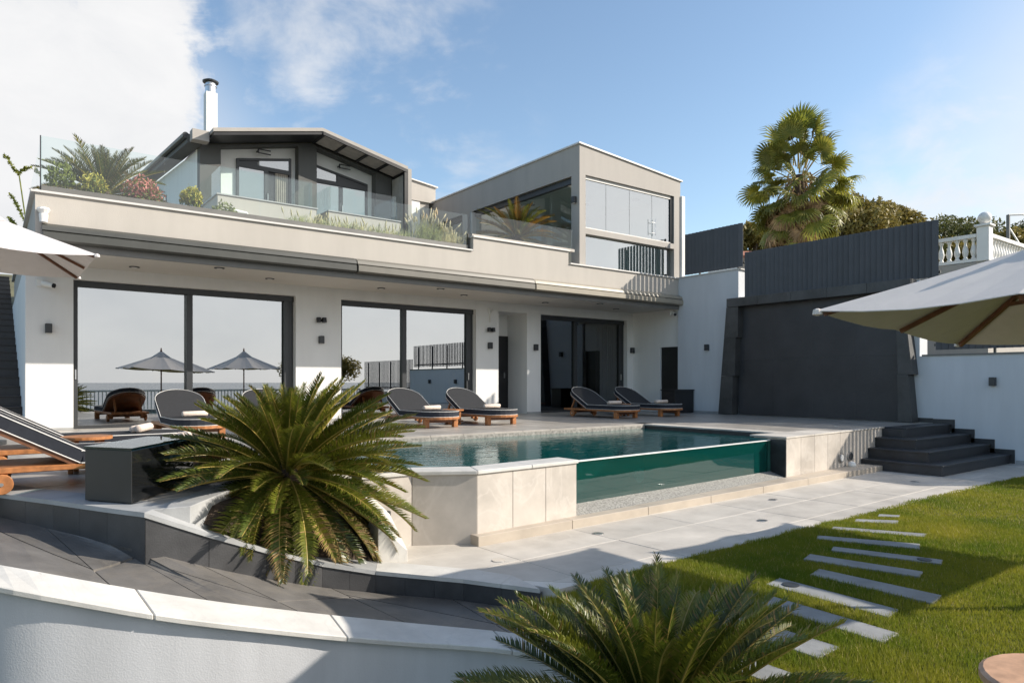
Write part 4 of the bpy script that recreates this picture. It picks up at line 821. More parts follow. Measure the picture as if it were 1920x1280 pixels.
# ================================================================== LOUNGERS
def outline(y0, y1, w, n=12, b=None):              # straight from y0, elliptical end at y1
    b = b or w*.9; s = 1 if y1 > y0 else -1; ys = y1-s*b
    P = [(-w, y0)]+[(-w*math.cos(t), ys+s*b*math.sin(t)) for t in np.linspace(0, math.pi, n+1)]+[(w, y0)]
    return P
def pad(P, z0, z1, rot=None, piv=0):
    m = MB().prism(list(P), z0, z1)
    return m
def rotx(mb, ang, y0, z0):
    c, s = math.cos(ang), math.sin(ang); mb.v = [(x, y0+(y-y0)*c-(z-z0)*s, z0+(y-y0)*s+(z-z0)*c) for x, y, z in mb.v]; return mb
def make_lounger():
    t = thing('sun_lounger', (0,0,0), 'x', 'lounger', 'teak sun loungers with charcoal cushions')
    HZ = .195; W_ = .36; ANG = R(29)
    fp = outline(.95, -1.06, .355); fm = MB()
    obj('frame', MB().prism(fp, .150, .194), TEAK, t, bevel=.006)
    for sx in (-1, 1):
        obj('leg', bx(sx*.30-.045, sx*.30+.045, -.80, -.71, 0, .150), TEAK, t, bevel=.005); obj('leg', bx(sx*.30-.04, sx*.30+.04, .60, .68, .05, .150), TEAK, t, bevel=.005)
        w = obj('wheel', MB().tube([(sx*.355-.02,.64,.075),(sx*.355+.02,.64,.075)], .075, 16), TEAK, t, bevel=.004); obj('hub', MB().tube([(sx*.355-.026,.64,.075),(sx*.355+.026,.64,.075)], .014, 8), STEEL, w)
    obj('cross_bar', bx(-.30, .30, -.775, -.735, .09, .14), TEAKD, t); obj('cross_bar', bx(-.30, .30, .62, .66, .09, .14), TEAKD, t)
    st = MB()
    for sx in (-1, 1): st.bar((sx*.24, .80, .19), (sx*.24, .62, .50), .035, .03)
    obj('back_strut', st, TEAK, t)
    sp = outline(.14, -1.04, W_); s_ = obj('seat_cushion', MB().prism(sp, HZ, HZ+.100), [CUSH, CUSHS], t, bevel=.012)
    for p in s_.data.polygons:
        if abs(p.normal.z) < .7: p.material_index = 1
    bp_ = outline(.14, 1.00, W_); b_ = obj('back_cushion', rotx(MB().prism(bp_, HZ, HZ+.100), ANG, .14, HZ+.02), [CUSH, CUSHS], t, bevel=.012)
    for p in b_.data.polygons:
        if p.normal.dot(Vector((0, -math.sin(ANG), math.cos(ANG)))) < .7: p.material_index = 1
    obj('back_frame', rotx(MB().prism(outline(.16, .99, W_-.01), HZ-.035, HZ-.003), ANG, .14, HZ+.02), TEAKD, t)
    for P, par, rot in ((sp, s_, 0), (bp_, b_, ANG)):
        for z in (HZ+.004, HZ+.097):
            m = MB().tube([(x, y, z) for x, y in P]+[(P[0][0], P[0][1], z)], .0042, 5, cap=False)
            if rot: rotx(m, rot, .14, HZ+.02)
            obj('piping', m, PIPE, par)
    return t
def make_towel():
    m = MB(); n = 10
    for q, (r, dy, dz) in enumerate(((.042,0,.042), (.036,.06,.036))):
        m.tube([(-.19+.02*q,dy,dz),(-.175+.02*q,dy,dz),(.17,dy+.004,dz+.003),(.185,dy,dz)], [r*.8, r, r*1.03, r*.82], 10)
    return m.mesh('towel', TOWEL, smooth=True)
TM = make_towel()
L0 = make_lounger()
LG = [((6.48,11.52),0,'left one of the two sun loungers in front of the middle sliding door',(.12,-.25)),
      ((7.84,11.55),0,'sun lounger on the poolside in front of the pillar left of the niche',(.12,-.3)),
      ((11.45,11.72),0,'shaded sun lounger in front of the dark sliding door',(.12,-.3)),
      ((12.92,11.72),0,'farthest right shaded sun lounger beside the black cabinet',(.15,-.4)),
      ((2.43,11.55),0,'sun lounger facing the camera in front of the left sliding door',(.05,-.25)),
      ((3.78,11.60),0,'sun lounger mostly hidden behind the big sago palm, only its backrest showing',None),
      ((.70,6.65),90,'nearest sun lounger at the left edge with its raised back out of the frame',(0,-.66)),
      ((.70,8.22),90,'second nearest sun lounger at the left, behind the nearest one',(0,-.60))]
TL = ['rolled towel on the lounger left of the pair by the middle door','rolled towel on the lounger near the niche','rolled towel on the shaded lounger at the dark door','rolled towel on the lounger beside the black cabinet','rolled towel on the lounger facing the camera at the left door',None,'rolled peach towel on the nearest lounger at left','rolled peach towel on the second nearest lounger at left']
for i, ((x, y), a, lab, tw) in enumerate(LG):
    o = L0 if i == 0 else copy_tree(L0); o.location = (x, y, .682); o.rotation_euler = (0, 0, R(a)); o['label'] = lab
    if tw:
        c, s = math.cos(R(a)), math.sin(R(a)); w = tag(link('towel', TM), TL[i], 'towel', 'rolled towels on the loungers'); w.location = (x+tw[0]*c-tw[1]*s, y+tw[0]*s+tw[1]*c, .682+.297); w.rotation_euler = (0, 0, R(random.uniform(-8, 8)+(a if a == 0 else 60)))
def side_table(x, y, h, lab, r=.21):
    t = thing('side_table', (x, y, .682), lab, 'table', 'round teak side tables'); z = .682
    obj('table_top', MB().lathe([(r,z+h-.03),(r,z+h)], x, y, 24), TEAK, t, bevel=.004); obj('shelf', MB().lathe([(r*.95,z+.05),(r*.95,z+.075)], x, y, 24), TEAKD, t)
    for k in range(4): a = k*math.pi/2+.5; obj('leg', bx(x+r*.7*math.cos(a)-.02, x+r*.7*math.cos(a)+.02, y+r*.7*math.sin(a)-.02, y+r*.7*math.sin(a)+.02, z, z+h-.031), TEAK, t)
side_table(7.17, 11.45, .29, 'round teak side table between the two loungers by the middle door'); side_table(12.2, 11.8, .29, 'round teak side table between the two shaded loungers'); side_table(.70, 7.42, .33, 'round reddish side table between the two nearest loungers at left')
t = thing('round_table', (3.14,.80,0), 'round pale wooden table cut by the bottom right corner of the photo', 'table')
obj('table_top', MB().lathe([(.26,.37),(.275,.385),(.275,.41),(.26,.42)], 3.14, .80, 32), LIGHTW, t); obj('leg', MB().lathe([(.20,0.0),(.16,.05),(.10,.2),(.14,.37)], 3.14, .80, 20), LIGHTW, t)
tag(obj('wooden_bowl', MB().lathe([(.04,.421),(.075,.43),(.09,.46),(.08,.462),(.05,.44)], 3.12, .74, 16), LIGHTW, smooth=True), 'small wooden bowl on the round table in the corner', 'bowl')

# ================================================================== UMBRELLAS
def umbrella(x, y, zb, side, zr, za, lab, m, tilt=(0,0), rot=0, dark=False):
    t = thing('parasol', (x, y, zb), lab, 'parasol', 'square garden parasols'); h = side/2
    wood = TEAKD
    cr, sr = math.cos(R(rot)), math.sin(R(rot))
    def P(u, v, z): return (x+u*cr-v*sr, y+u*sr+v*cr, z+tilt[0]*u+tilt[1]*v)
    rim = [(1,-1),(1,0),(1,1),(0,1),(-1,1),(-1,0),(-1,-1),(0,-1)]
    mm = MB(); K = 7; NS = 4
    pts = []
    for i in range(8):
        (u0, v0), (u1, v1) = rim[i], rim[(i+1) % 8]
        for q in range(NS):
            f = q/NS; u = (u0*(1-f)+u1*f)*h; v = (v0*(1-f)+v1*f)*h; sag = math.sin(f*math.pi)*.035; k = 1-.03*math.sin(f*math.pi)
            pts.append((u*k, v*k, sag))
    n = len(pts); vs = []
    for k in range(K+1):
        s = .06+.94*k/K
        for (u, v, sag) in pts:
            rr = max(abs(u), abs(v))/h
            vs.append(P(u*s, v*s, za-(za-zr)*(s**.92)-sag*s*1.0+.0))
    fs = [(k*n+i, (k+1)*n+i, (k+1)*n+(i+1)%n, k*n+(i+1)%n) for k in range(K) for i in range(n)]
    fs.append(tuple(range(n)))
    bt = [(vx, vy, vz-.006) for vx, vy, vz in vs]; N0 = len(vs)
    fs2 = [tuple(N0+j for j in f[::-1]) for f in fs]; edge = [(K*n+i, N0+K*n+i, N0+K*n+(i+1)%n, K*n+(i+1)%n) for i in range(n)]
    mm.add(vs+bt, fs+fs2+edge); obj('canopy', mm, m, t, smooth=False)
    # vent cap
    vc = MB(); vs = []; 
    for s, dz in ((.03,.115),(.12,.075),(.21,.035)):
        for (u, v, sag) in pts: vs.append(P(u*s, v*s, za-(za-zr)*(s**.92)+dz-.03))
    fs = [(k*n+i, (k+1)*n+i, (k+1)*n+(i+1)%n, k*n+(i+1)%n) for k in range(2) for i in range(n)]+[tuple(range(n))]
    vc.add(vs, fs); obj('vent_cap', vc, m, t)
    hub = P(0, 0, za-.06); low = P(0, 0, za-.42)
    for i in range(8):
        u, v = rim[i][0]*h, rim[i][1]*h; e = Vector(P(u*.965, v*.965, za-(za-zr)*(.965**.92)-.04)); r_ = obj('rib', MB().bar(hub, e, .026, .034), wood, t)
        md = Vector(hub).lerp(e, .55); obj('strut', MB().bar(low, md, .022, .028), wood, r_)
        if i % 2 == 0: cpx, cpy, cpz = P(u*.99, v*.99, zr-.015); obj('corner_pocket', MB().lathe([(.01,cpz-.02),(.035,cpz-.012),(.03,cpz+.02),(.01,cpz+.03)], cpx, cpy, 8), m, t)
    obj('pole', MB().tube([(x,y,zb),(x,y,za-.03)], .024, 12), wood, t); obj('hub', MB().lathe([(.05,za-.10),(.06,za-.04)], x, y, 12).lathe([(.05,za-.46),(.055,za-.40)], x, y, 12), wood, t)
    obj('finial', MB().lathe([(.03,za+.06),(.035,za+.1),(.02,za+.14),(.028,za+.17),(.005,za+.2)], x, y, 10), wood, t); obj('base', MB().lathe([(.26,zb),(.26,zb+.05),(.05,zb+.06),(.04,zb+.3)], x, y, 20), ANTH, t)
    return t
umbrella(-.09, 11.4, .682, 2.36, 3.12, 3.74, 'white parasol with teak ribs at the left edge of the photo', CANV)
umbrella(5.80, 1.40, 0, 2.4, 1.93, 2.52, 'off white parasol with teak ribs hanging into the right edge of the photo', CANV2, tilt=(-.062, 0))
umbrella(8.6, .95, 0, 2.1, 2.02, 2.62, 'grey looking parasol standing farther along the lawn, seen in the door glass', CANV2)

# ================================================================== PLANTS
def frond_mesh(L, curl, ll, pairs, mats, seed, w=.009, vang=32, petiole=.10, side=0, brown=.03):
    rg = np.random.default_rng(seed); m = MB(); n = 22; ts = np.linspace(0, 1, n); th = -curl*ts**1.5
    pos = np.zeros((n, 3))
    for i in range(1, n): pos[i] = pos[i-1]+np.array([math.cos(th[i]), side*ts[i], math.sin(th[i])])*L/(n-1)
    m.tube([tuple(p) for p in pos], [.008*(1-.8*t)+.001 for t in ts], 5, mi=1, cap=False)
    for q in range(pairs):
        t = petiole+(1-petiole)*(q+.5)/pairs; i = t*(n-1); k = min(int(i), n-2); f = i-k; p = pos[k]*(1-f)+pos[k+1]*f
        T = pos[k+1]-pos[k]; T /= np.linalg.norm(T); Nn = np.array([-T[2], 0, T[0]])
        lp = ll*min(1, .35+2.6*(t-petiole))*(1 if t < .7 else max(.30, 1-(t-.7)*2.2))
        for sgn in (-1, 1):
            va = R(vang+rg.normal(0, 6)); aa = R((58 if t < .8 else 58-90*(t-.8))+rg.normal(0, 4)); l = lp*rg.uniform(.9, 1.08)
            D = T*math.cos(aa)+(np.array([0,sgn,0])*math.cos(va)+Nn*math.sin(va))*math.sin(aa)
            mid = p+D*l*.55; tip = p+D*l+np.array([0,0,-.12*l])-Nn*.06*l
            ww = T*w*.5
            bi = 2 if rg.random() < brown*(.3+2.2*t*t) else 0
            m.add([p-ww, p+ww, mid+ww*.9, mid-ww*.9], [(0,1,2,3)], bi); m.add([mid-ww*.9, mid+ww*.9, tip], [(0,1,2)], 2 if bi or rg.random() < brown*3*t else 0)
    return m.mesh('frond', list(mats)+[LEAFY])
def sago(x, y, z, L, n, lab, mats, dead=0, emin=-28, emax=84, seed=1, zb=None, trunk=.16, pairs=58, ll=.15, w=.009, lab2=None, azf=None):
    rg = random.Random(seed); t = thing('sago_palm', (x, y, zb if zb is not None else z-.3), lab, 'palm')
    zb = t.location.z
    obj('trunk', MB().lathe([(trunk*1.05,zb),(trunk*1.1,(zb+z)/2),(trunk,z-.03),(trunk*.5,z+.06)], x, y, 14), TRUNK, t)
    var = [frond_mesh(1, c, ll/L, pairs, [mats[k % len(mats)], RACH], seed*50+k, w/L, vang=v, side=sd) for k, (c, v, sd) in enumerate(((.25,40,.04),(.38,36,-.05),(.55,42,.07),(.30,44,0),(.75,36,-.08),(.45,38,.02)))]
    vb = [frond_mesh(1, c, ll/L, pairs, [mats[k % len(mats)], RACH], seed*50+30+k, w/L, vang=v, side=sd, brown=.28) for k, (c, v, sd) in enumerate(((.6,34,.04),(.8,30,-.06),(.5,38,.05)))]
    dv = [frond_mesh(1, 1.3, ll*.85/L, pairs, [LEAFY, RACH], seed*50+20+k, w/L, vang=20) for k in range(2)]
    for i in range(n):
        f = i/(n-1); az = i*2.39996+rg.uniform(-.2, .2); e = emax+(emin-emax)*f**1.0+rg.uniform(-6, 6); l = L*(.62+.38*min(1, f*2.2+.15))*rg.uniform(.88, 1.06)
        if azf is not None: l *= azf(az, f)
        d_ = i >= n-dead
        o = link('frond', (dv[i % 2] if d_ else vb[rg.randrange(3)] if f > .72 and rg.random() < .7 else var[rg.randrange(6)]), t); r0 = .05
        o.location = (r0*math.cos(az), r0*math.sin(az), z-zb-.04*f)
        o.rotation_euler = (Matrix.Rotation(az, 3, 'Z') @ Matrix.Rotation(-R(e), 3, 'Y') @ Matrix.Rotation(R(rg.uniform(-18, 18)), 3, 'X')).to_euler(); o.scale = (l, l, l)
    return t
sago(1.93, 5.62, .77, 1.12, 235, 'big sago palm with glossy arching fronds in the bed beside the pool', [LEAF, LEAFD, LEAF, LEAFD, LEAF, LEAF], dead=10, emin=-52, seed=3, zb=.1, ll=.145, w=.0105, trunk=.17, pairs=100, azf=lambda az, f: 1-.16*max(0, math.cos(az-2.5))-.07*f*max(0, math.cos(az-4.07)))
sago(2.42, 2.12, -.08, .92, 120, 'sago palm in front of the lawn at the bottom edge of the photo', [LEAF, LEAFD, LEAF, LEAFD, LEAF, LEAFD], dead=5, emin=-10, emax=86, seed=5, zb=-1.5, ll=.125, w=.0095, trunk=.15, pairs=100)
sago(1.54, 13.6, 4.72, 1.02, 60, 'sago palm behind the glass at the left end of the terrace', [LEAF, LEAF, LEAFD], emin=0, emax=84, seed=8, zb=4.2, ll=.16, w=.014, pairs=60)
sago(10.45, 13.7, 5.10, 1.15, 52, 'orange tinged sago palm in front of the pavilion glass', [LEAFO, LEAF, LEAFO], dead=6, emin=-5, emax=84, seed=11, zb=4.2, ll=.17, w=.014, pairs=60)
# fan palm
def fan_mesh(m, seed, dead=False, yl_=False):
    rg = np.random.default_rng(seed); b = MB(); pet = 1.25; b.tube([(0,0,0),(pet*.5,0,.02),(pet,0,-.02)], [.03,.02,.014], 5, mi=1, cap=False)
    n = 40; sp = R(250 if not dead else 150); c = np.array([pet,0,-.02])
    for i in range(n):
        a = -sp/2+sp*i/(n-1); l = (.80-.22*(abs(a)/(sp/2))**2)*rg.uniform(.88, 1.10); d_ = np.array([math.cos(a), math.sin(a), .10*(-1)**i*.5]); sd = np.array([-math.sin(a), math.cos(a), 0]); w = .040
        p1 = c+d_*l*.5+np.array([0,0,-.02]); p2 = c+d_*l*.8+np.array([0,0,-.10-(.1 if dead else 0)]); p3 = c+d_*l*.93+np.array([rg.normal(0,.02),rg.normal(0,.02),-.30*rg.uniform(.6,1.3)])
        w1 = sd*w*.95; up_ = np.array([0,0,.018])
        b.add([c-sd*.006, c+sd*.006, p1+w1, p1-w1, p1+up_, p2+w1*.5, p2-w1*.5, p3], [(0,4,3),(0,1,2,4),(4,2,5),(3,4,6),(4,5,6),(6,5,7)])
    return b.mesh('leaf', [m, FAND if dead else RACH])
FPX, FPY = 23.2, 13.7
FP = thing('fan_palm', (FPX, FPY, 2.5), 'tall fan palm with a shaggy brown skirt behind the slat fence', 'palm')
obj('trunk', MB().tube([(FPX,FPY,2.5),(FPX+.05,FPY,6),(FPX,FPY,8.9)], [.5,.40,.20], 12), TRUNK, FP)
fv = [fan_mesh(FANG, 100+k) for k in range(5)]; fd = [fan_mesh(FAND, 120+k, True) for k in range(3)]; fy = fan_mesh(FANY, 130)
rg = random.Random(4)
def put_leaf(me, az, e, z, s, r0=.15, roll=0):
    o = link('leaf', me, FP); o.location = (r0*math.cos(az), r0*math.sin(az), z-2.5); o.rotation_euler = (Matrix.Rotation(az, 3, 'Z') @ Matrix.Rotation(-R(e), 3, 'Y') @ Matrix.Rotation(R(roll), 3, 'X')).to_euler(); o.scale = (s, s, s)
for i in range(40):
    f = i/39; put_leaf(fv[rg.randrange(5)], i*2.4+rg.uniform(-.3,.3), 82-92*f+rg.uniform(-10,10), 9.3-1.2*f, rg.uniform(.55,1.1), .2, rg.uniform(-60,60))
for i in range(34): put_leaf(fv[rg.randrange(5)], i*2.4+rg.uniform(-.3,.3), -12-46*(i/33)+rg.uniform(-16,16), 8.9-1.4*(i/33), rg.uniform(.78,1.05), .3, rg.uniform(-40,40))
for i in range(110):
    f = i/109; put_leaf(fd[rg.randrange(3)], i*2.4+rg.uniform(-.3,.3), -72+rg.uniform(-10,18), 9.0-2.7*f, rg.uniform(.7,.98), .36, rg.uniform(-30,30))
put_leaf(fy, 4.0, 84, 9.5, .95); put_leaf(fy, 3.4, 76, 9.5, .8)
# broadleaf trees
def leaf_cloud(blobs, n, size, seed):
    rg = np.random.default_rng(seed); V = []
    vol = np.array([b[3]**2 for b in blobs]); cnt = (n*vol/vol.sum()).astype(int)
    for (cx, cy, cz, r), k in zip(blobs, cnt):
        d = rg.normal(size=(k, 3)); d /= np.linalg.norm(d, axis=1)[:, None]; rad = r*(1-.55*rg.random(k)**2.2)*(1+.22*np.sin(d[:,0]*5+cx)*np.sin(d[:,1]*6+cy)*np.sin(d[:,2]*5))
        c = np.array([cx, cy, cz])+d*rad[:, None]*np.array([1,1,.8]); a = rg.normal(size=(k, 3)); a /= np.linalg.norm(a, axis=1)[:, None]; b = np.cross(a, rg.normal(size=(k, 3))); b /= np.linalg.norm(b, axis=1)[:, None]
        s = size*rg.uniform(.5, 1.3, (k, 1)); V.append(np.stack([c-a*s, c+b*s*.45, c+a*s, c-b*s*.45], 1).reshape(-1, 3))
    return np.vstack(V)
def tree(x, y, z0, h, r, m, lab, seed, n=9000, size=.11, grp='trees beyond the walls', nb=11, flat=.75):
    rg = random.Random(seed); t = thing('tree', (x, y, z0), lab, 'tree', grp); blobs = []
    zt = z0+h; tb = MB(); fork = z0+h*.35; tb.tube([(x,y,z0),(x+.1,y,fork)], [.22*h/6,.16*h/6], 8)
    for i in range(nb):
        a = i*2.4+rg.uniform(-.4,.4); q = rg.uniform(.15,.85)*r; bz = zt-r*flat*(.35+.9*(q/r)**1.5)-rg.uniform(0,.5)*r*.5; br = r*rg.uniform(.32,.5); bx_, by_ = x+q*math.cos(a), y+q*math.sin(a)
        blobs.append((bx_, by_, bz, br)); tb.tube([(x+.1,y,fork),((x+bx_)/2,(y+by_)/2,(fork+bz)/2+.2),(bx_,by_,bz)], [.12*h/6,.08*h/6,.03], 6)
    blobs.append((x, y, zt-r*.5, r*.5))
    obj('trunk', tb, BARK, t)
    V = leaf_cloud(blobs, n, size, seed)-np.array([x, y, z0]); link('crown', np_mesh('crown', V, m, 4), t)
    return t
def w2(u, d_):                                      # helper: ground position at distance d_ along a bearing
    r_ = (u-960)/1300*d_; return (.601*d_+.7995*r_, .7995*d_-.601*r_)
for u, d_, zt, r_, m, lab, sd in ((1408,36,9.2,1.5,OLIVE,'small rounded tree peeping between the two fence sections left of the fan palm',1),(1450,38,8.9,1.6,PINE,'dark bushy tree just left of the fan palm skirt',2),(1590,40,11.8,2.6,OLIVE,'brownish olive tree right behind the fan palm',3),(1650,42,12.0,2.6,OLIVE,'tallest brownish tree with an airy crown right of the fan palm',4),(1712,44,10.8,2.0,PINE,'dark low tree between the airy tree and the flat topped pine',5),(1770,46,10.6,2.3,OLIVE,'olive brown tree just above the fence end',6),(1800,52,13.6,4.3,PINE,'wide flat topped dark pine above the white balustrade',7),(1900,44,10.6,2.0,OLIVE,'pale olive shrub like tree behind the balustrade corner',8),(1960,50,13.2,4.0,PINE,'dark pine at the right edge of the photo',9),(1545,42,10.4,2.3,PINE,'dark tree hidden behind the fan palm trunk',10)):
    X_, Y_ = w2(u, d_); tree(X_, Y_, 3.5, zt-2.9, r_, m, lab, sd, n=11000, size=.15)
tree(12.6, -1.8, 0, 3.0, 1.35, OLIVE, 'olive tree at the far corner of the lawn, seen mirrored in the middle door', 21, n=5000, size=.07, grp='garden trees')
# ---- terrace planting
def tuft(name, x, y, z, n, h, spread, m, lab, cat, plumes=0, seed=0, grp=None, sx=1.0):
    rg = np.random.default_rng(seed); t = thing(name, (x, y, z), lab, cat, grp); b = MB(); pl_ = MB()
    for i in range(n):
        a = rg.uniform(0, 6.28); ox = rg.normal(0, .10)*sx; oy = rg.normal(0, .05); l = h*rg.uniform(.5, 1); s = spread*rg.uniform(.1, 1); p0 = Vector((x+ox, y+oy, z)); p1 = p0+Vector((math.cos(a)*s*.35, math.sin(a)*s*.35, l*.65)); p2 = p0+Vector((math.cos(a)*s, math.sin(a)*s, l)); w = Vector((.004, .002, 0))
        b.add([p0-w, p0+w, p1+w, p1-w, p2], [(0,1,2,3),(3,2,4)])
    obj('blades', b, m, t)
    if plumes:
        for i in range(plumes):
            a = rg.uniform(0, 6.28); s = spread*rg.uniform(.15, .9); l = h*rg.uniform(.85, 1.25); p0 = Vector((x+rg.normal(0,.1)*sx, y, z)); p1 = p0+Vector((math.cos(a)*s, math.sin(a)*s*.6, l)); dd_ = (p1-p0).normalized()
            pl_.tube([p0, p0.lerp(p1, .6)+Vector((0,0,.03)), p1], .0025, 4); pl_.tube([p1-dd_*.10, p1-dd_*.06, p1, p1+dd_*.03], [.006,.016,.012,.003], 6)
        obj('plumes', pl_, PLUME, t)
    return t
tuft('pampas_grass', 7.35, 12.75, 4.36, 320, .62, .55, PAMPG, 'fountain grass with pale fluffy plumes behind the glass left of the pavilion', 'grass', 34, 3, sx=2.0)
tuft('pampas_grass', 7.95, 12.78, 4.36, 200, .45, .4, PAMP, 'pale fountain grass clump at the right end of the long glass', 'grass', 14, 4, sx=1.6)
for i, x in enumerate(np.linspace(4.6, 6.7, 9)):
    tuft('grass_tuft', x, 12.72, 4.40, 90, .26, .16, PAMP if i % 2 else PAMPG, ('leftmost','second','third','fourth','middle','sixth','seventh','eighth','rightmost')[i]+' short dry grass tuft of the row behind the long glass', 'grass', 4, 10+i, 'dry grass row in the terrace planter', sx=1.5)
def bush(x, y, z, r, h, m1, m2, lab, seed, n=900, size=.03, name='flower_bush', cat='bush'):
    t = thing(name, (x, y, z), lab, cat); V = leaf_cloud([(x,y,z+h*.5,r),(x+r*.6,y,z+h*.4,r*.7),(x-r*.7,y,z+h*.4,r*.65)], n, size, seed)-np.array([x,y,z]); V[:,2] = np.maximum(V[:,2]*h/r*.6, 0)
    link('leaves', np_mesh('leaves', V, m1, 4), t)
    if m2:
        V = leaf_cloud([(x,y,z+h*.6,r*1.02),(x+r*.6,y,z+h*.5,r*.72),(x-r*.7,y,z+h*.5,r*.67)], n, size*1.0, seed+1)-np.array([x,y,z]); V[:,2] = np.maximum(V[:,2]*h/r*.6, .02); link('flowers', np_mesh('flowers', V, m2, 4), t)
bush(2.0, 12.78, 4.40, .24, .42, SHRUB, PINK, 'pink red flowering bush behind the terrace glass', 31, 700)
bush(2.75, 12.80, 4.40, .14, .34, SHRUB, YELL, 'yellow flowering plant behind the terrace glass right of the pink one', 32, 400)
bush(.86, 12.82, 4.40, .16, .42, SHRUB, None, 'small green bush at the left end of the terrace', 33, 500, name='green_bush')
bush(1.30, 12.80, 4.40, .16, .34, SHRUB, YELL, 'low bush with yellow red leaves left of the terrace sago', 34, 350)
bush(3.3, 12.85, 4.40, .16, .28, PAMPG, None, 'pale low plant behind the glass left of the balcony', 35, 350, name='green_bush')
oc = thing('spiny_plant', (.30, 15.6, 4.0), 'spiky plant with leafy arching stems at the left end of the terrace', 'plant')
rg2 = np.random.default_rng(9)
for k, P in enumerate((((.42,16.0,5.42),(.33,16.0,5.50),(.26,16.0,5.66),(.20,16.0,5.72)), ((.42,16.0,5.42),(.50,15.98,5.52),(.60,15.95,5.55)), ((.50,16.0,4.55),(.42,16.0,4.75),(.34,16.0,4.93),(.28,16.0,5.0)), ((.40,16.1,4.4),(.33,16.1,4.52),(.27,16.1,4.58)), ((.50,16.0,4.0),(.52,16.0,4.6),(.42,16.0,5.42)))):
    m = MB(); m.tube(P, .012, 5)
    if k < 4:
        Q = resample(np.array(P), 40)
        for p in Q:
            for _ in range(3):
                d_ = rg2.normal(size=3); d_ /= np.linalg.norm(d_); s_ = rg2.normal(size=3)*.010; m.add([p-s_, p+s_, p+d_*.05+s_*.4, p+d_*.05-s_*.4], [(0,1,2,3)])
    obj('stem', m, SHRUB, oc)

# ================================================================== RIGHT BACKGROUND
BA = thing('white_balustrade', (26.3, 8.95, 5.4), 'white classical balustrade with ball topped corner post beyond the fence', 'balustrade')
bz = 5.50; bm_ = MB().lathe([(.07,0),(.075,.05),(.045,.08),(.075,.16),(.095,.26),(.075,.38),(.04,.52),(.045,.60),(.075,.63),(.075,.70)], 0, 0, 10).mesh('baluster', WPLAST, smooth=True)
def baluster_run(p, q, n):
    p = Vector(p); q = Vector(q); obj('bottom_rail', MB().bar(p+Vector((0,0,.05)), q+Vector((0,0,.05)), .22, .1), WPLAST, BA); obj('top_rail', MB().bar(p+Vector((0,0,.86)), q+Vector((0,0,.86)), .26, .12), WPLAST, BA)
    for i in range(n):
        o = link('baluster', bm_, BA); o.location = p.lerp(q, (i+.5)/n)+Vector((0,0,.10))-BA.location
cpt = (26.3, 8.95, bz)
baluster_run((26.3, 12.6, bz), (26.3, 9.15, bz), 14); baluster_run((26.5, 8.95, bz), (31.5, 8.95, bz), 20)
obj('corner_post', MB().box(26.12, 26.48, 8.77, 9.13, bz-.02, bz+1.12).box(26.06, 26.54, 8.71, 9.19, bz+1.121, bz+1.2), WPLAST, BA, bevel=.015)
obj('ball', MB().lathe([(.05,bz+1.2),(.06,bz+1.24)]+[(.2*math.sin(a), bz+1.42-.2*math.cos(a)) for a in np.linspace(.3, 3.0, 10)], 26.3, 8.95, 16), WPLAST, BA, smooth=True)
obj('base_wall', MB().box(26.15, 26.45, 8.8, 14, 1.5, bz-.03).box(26.4501, 32, 8.8, 9.1, 1.5, bz-.03), GREYR, BA)
NH = thing('red_roof', (25, 20, 3), 'corner of a red tiled roof seen between the fence sections', 'roof')
rx, ry = w2(1408, 27)
obj('tiles', MB().add([(rx-.9,ry+1.4,6.55),(rx+1.3,ry-1.2,6.35),(rx+2.3,ry+.2,6.85),(rx,ry+2.6,7.0),(rx-.9,ry+1.4,6.45),(rx+1.3,ry-1.2,6.25),(rx+2.3,ry+.2,6.75),(rx,ry+2.6,6.9)], [(0,1,2,3),(7,6,5,4),(0,4,5,1),(1,5,6,2),(2,6,7,3),(3,7,4,0)]), RTILE, NH)
obj('wall', MB().box(rx-.3, rx+1.2, ry+.4, ry+1.8, 2.5, 6.40), WHITE, NH)
fx, fy_ = w2(1890, 26)
MF = thing('metal_frame', (fx, fy_, 5), 'grey metal frame with a white arm behind the balustrade at the right edge', 'frame')
obj('post', MB().bar((fx,fy_,4.5),(fx,fy_,7.75),.10), AWN, MF); obj('arm', MB().tube([(fx,fy_,7.75),(fx+.5,fy_-.3,7.78),(fx+2.5,fy_-1.2,7.62)], .035, 8), WPLAST, MF); obj('brace', MB().tube([(fx+.05,fy_,7.3),(fx+.5,fy_-.3,6.5)], .03, 6), WPLAST, MF)

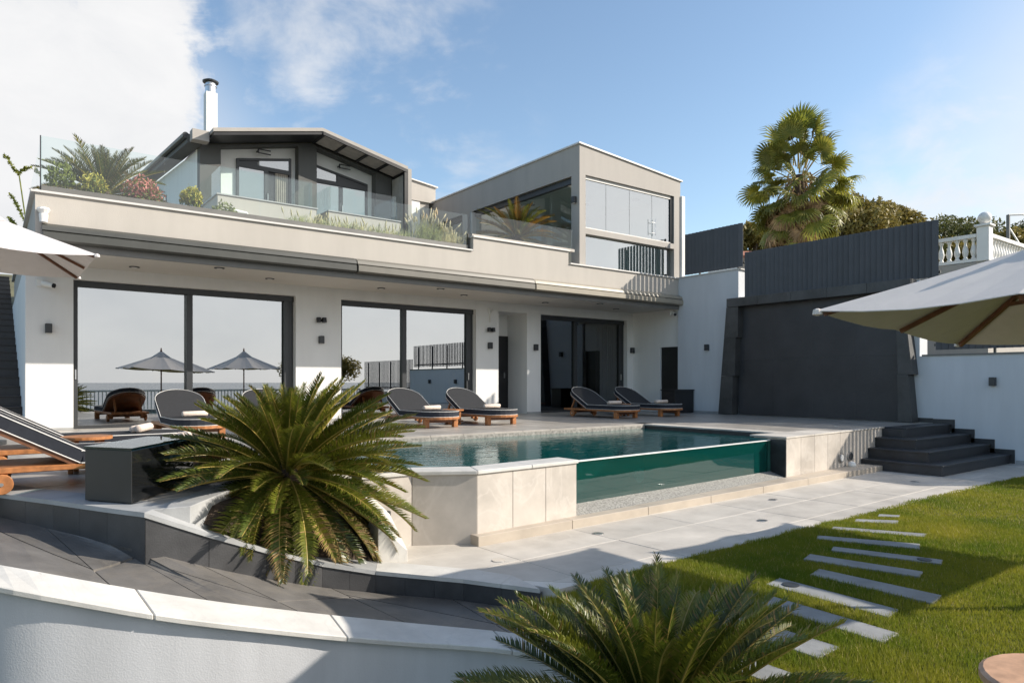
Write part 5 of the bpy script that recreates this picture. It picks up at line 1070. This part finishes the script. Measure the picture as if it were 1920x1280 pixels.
# ================================================================== SEEN THROUGH / IN THE GLASS
RA = thing('white_railing', (6, -3.9, 0), 'white baluster railing along the sea end of the garden, seen mirrored in the left door', 'railing')
obj('top_rail', bx(-6, 14.9, -3.95, -3.87, 1.08, 1.16), WPLAST, RA); obj('bottom_rail', bx(-6, 14.9, -3.94, -3.88, .08, .14), WPLAST, RA)
bme = bx(-.02, .02, -.02, .02, .14, 1.08).mesh('baluster', WPLAST)
for i in range(150):
    o = link('baluster', bme, RA); o.location = Vector((-6+i*.14, -3.91, 0))-RA.location
def tub_chair(x, y, rz, lab):
    t = thing('tub_chair', (0,0,0), lab, 'chair', 'slatted tub chairs behind the left door')
    obj('seat', MB().lathe([(.36,.34),(.40,.36),(.40,.40)], 0, 0, 20), SLATW, t); obj('cushion', MB().lathe([(.30,.405),(.35,.43),(.35,.49),(.28,.53)], 0, 0, 18), CUSHG, t, smooth=True)
    for k in range(17):
        a = R(-20+k*220/16); obj('slat', MB().bar((.40*math.cos(a),.40*math.sin(a),.10),(.44*math.cos(a),.44*math.sin(a),.80+.08*math.sin(a)),.035,.02), SLATW, t)
    obj('back_rail', MB().tube([(.44*math.cos(a),.44*math.sin(a),.82+.08*math.sin(a)) for a in np.linspace(R(-22), R(202), 20)], .025, 8), SLATW, t)
    for k in range(4): a = k*math.pi/2+.78; obj('leg', MB().bar((.32*math.cos(a),.32*math.sin(a),0),(.32*math.cos(a),.32*math.sin(a),.345),.05), SLATW, t)
    t.location = (x, y, .68); t.rotation_euler = (0,0,rz); return t
tub_chair(2.15, 15.05, R(10), 'slatted wooden tub chair with green cushion behind the left pane of the left door'); tub_chair(3.7, 15.05, R(-15), 'slatted wooden tub chair behind the right pane of the left door, beside the sago fronds')
SO = thing('sofa', (12.3, 16.6, .68), 'pale sofa with two cushions inside the dark sliding door', 'sofa')
obj('base', bx(11.5, 13.2, 16.2, 17.1, .95, 1.15), CUSHG, SO, bevel=.03); obj('back', bx(11.5, 13.2, 17.0, 17.2, 1.15, 1.65), CUSHG, SO, bevel=.03)
for x in (11.6, 12.35): obj('cushion', bx(x, x+.65, 16.8, 16.98, 1.16, 1.62), WHITE, SO, bevel=.05)
for x in (11.6, 13.1): obj('leg', bx(x-.03, x+.03, 16.3, 17.0, .68, .95), BLACK, SO)
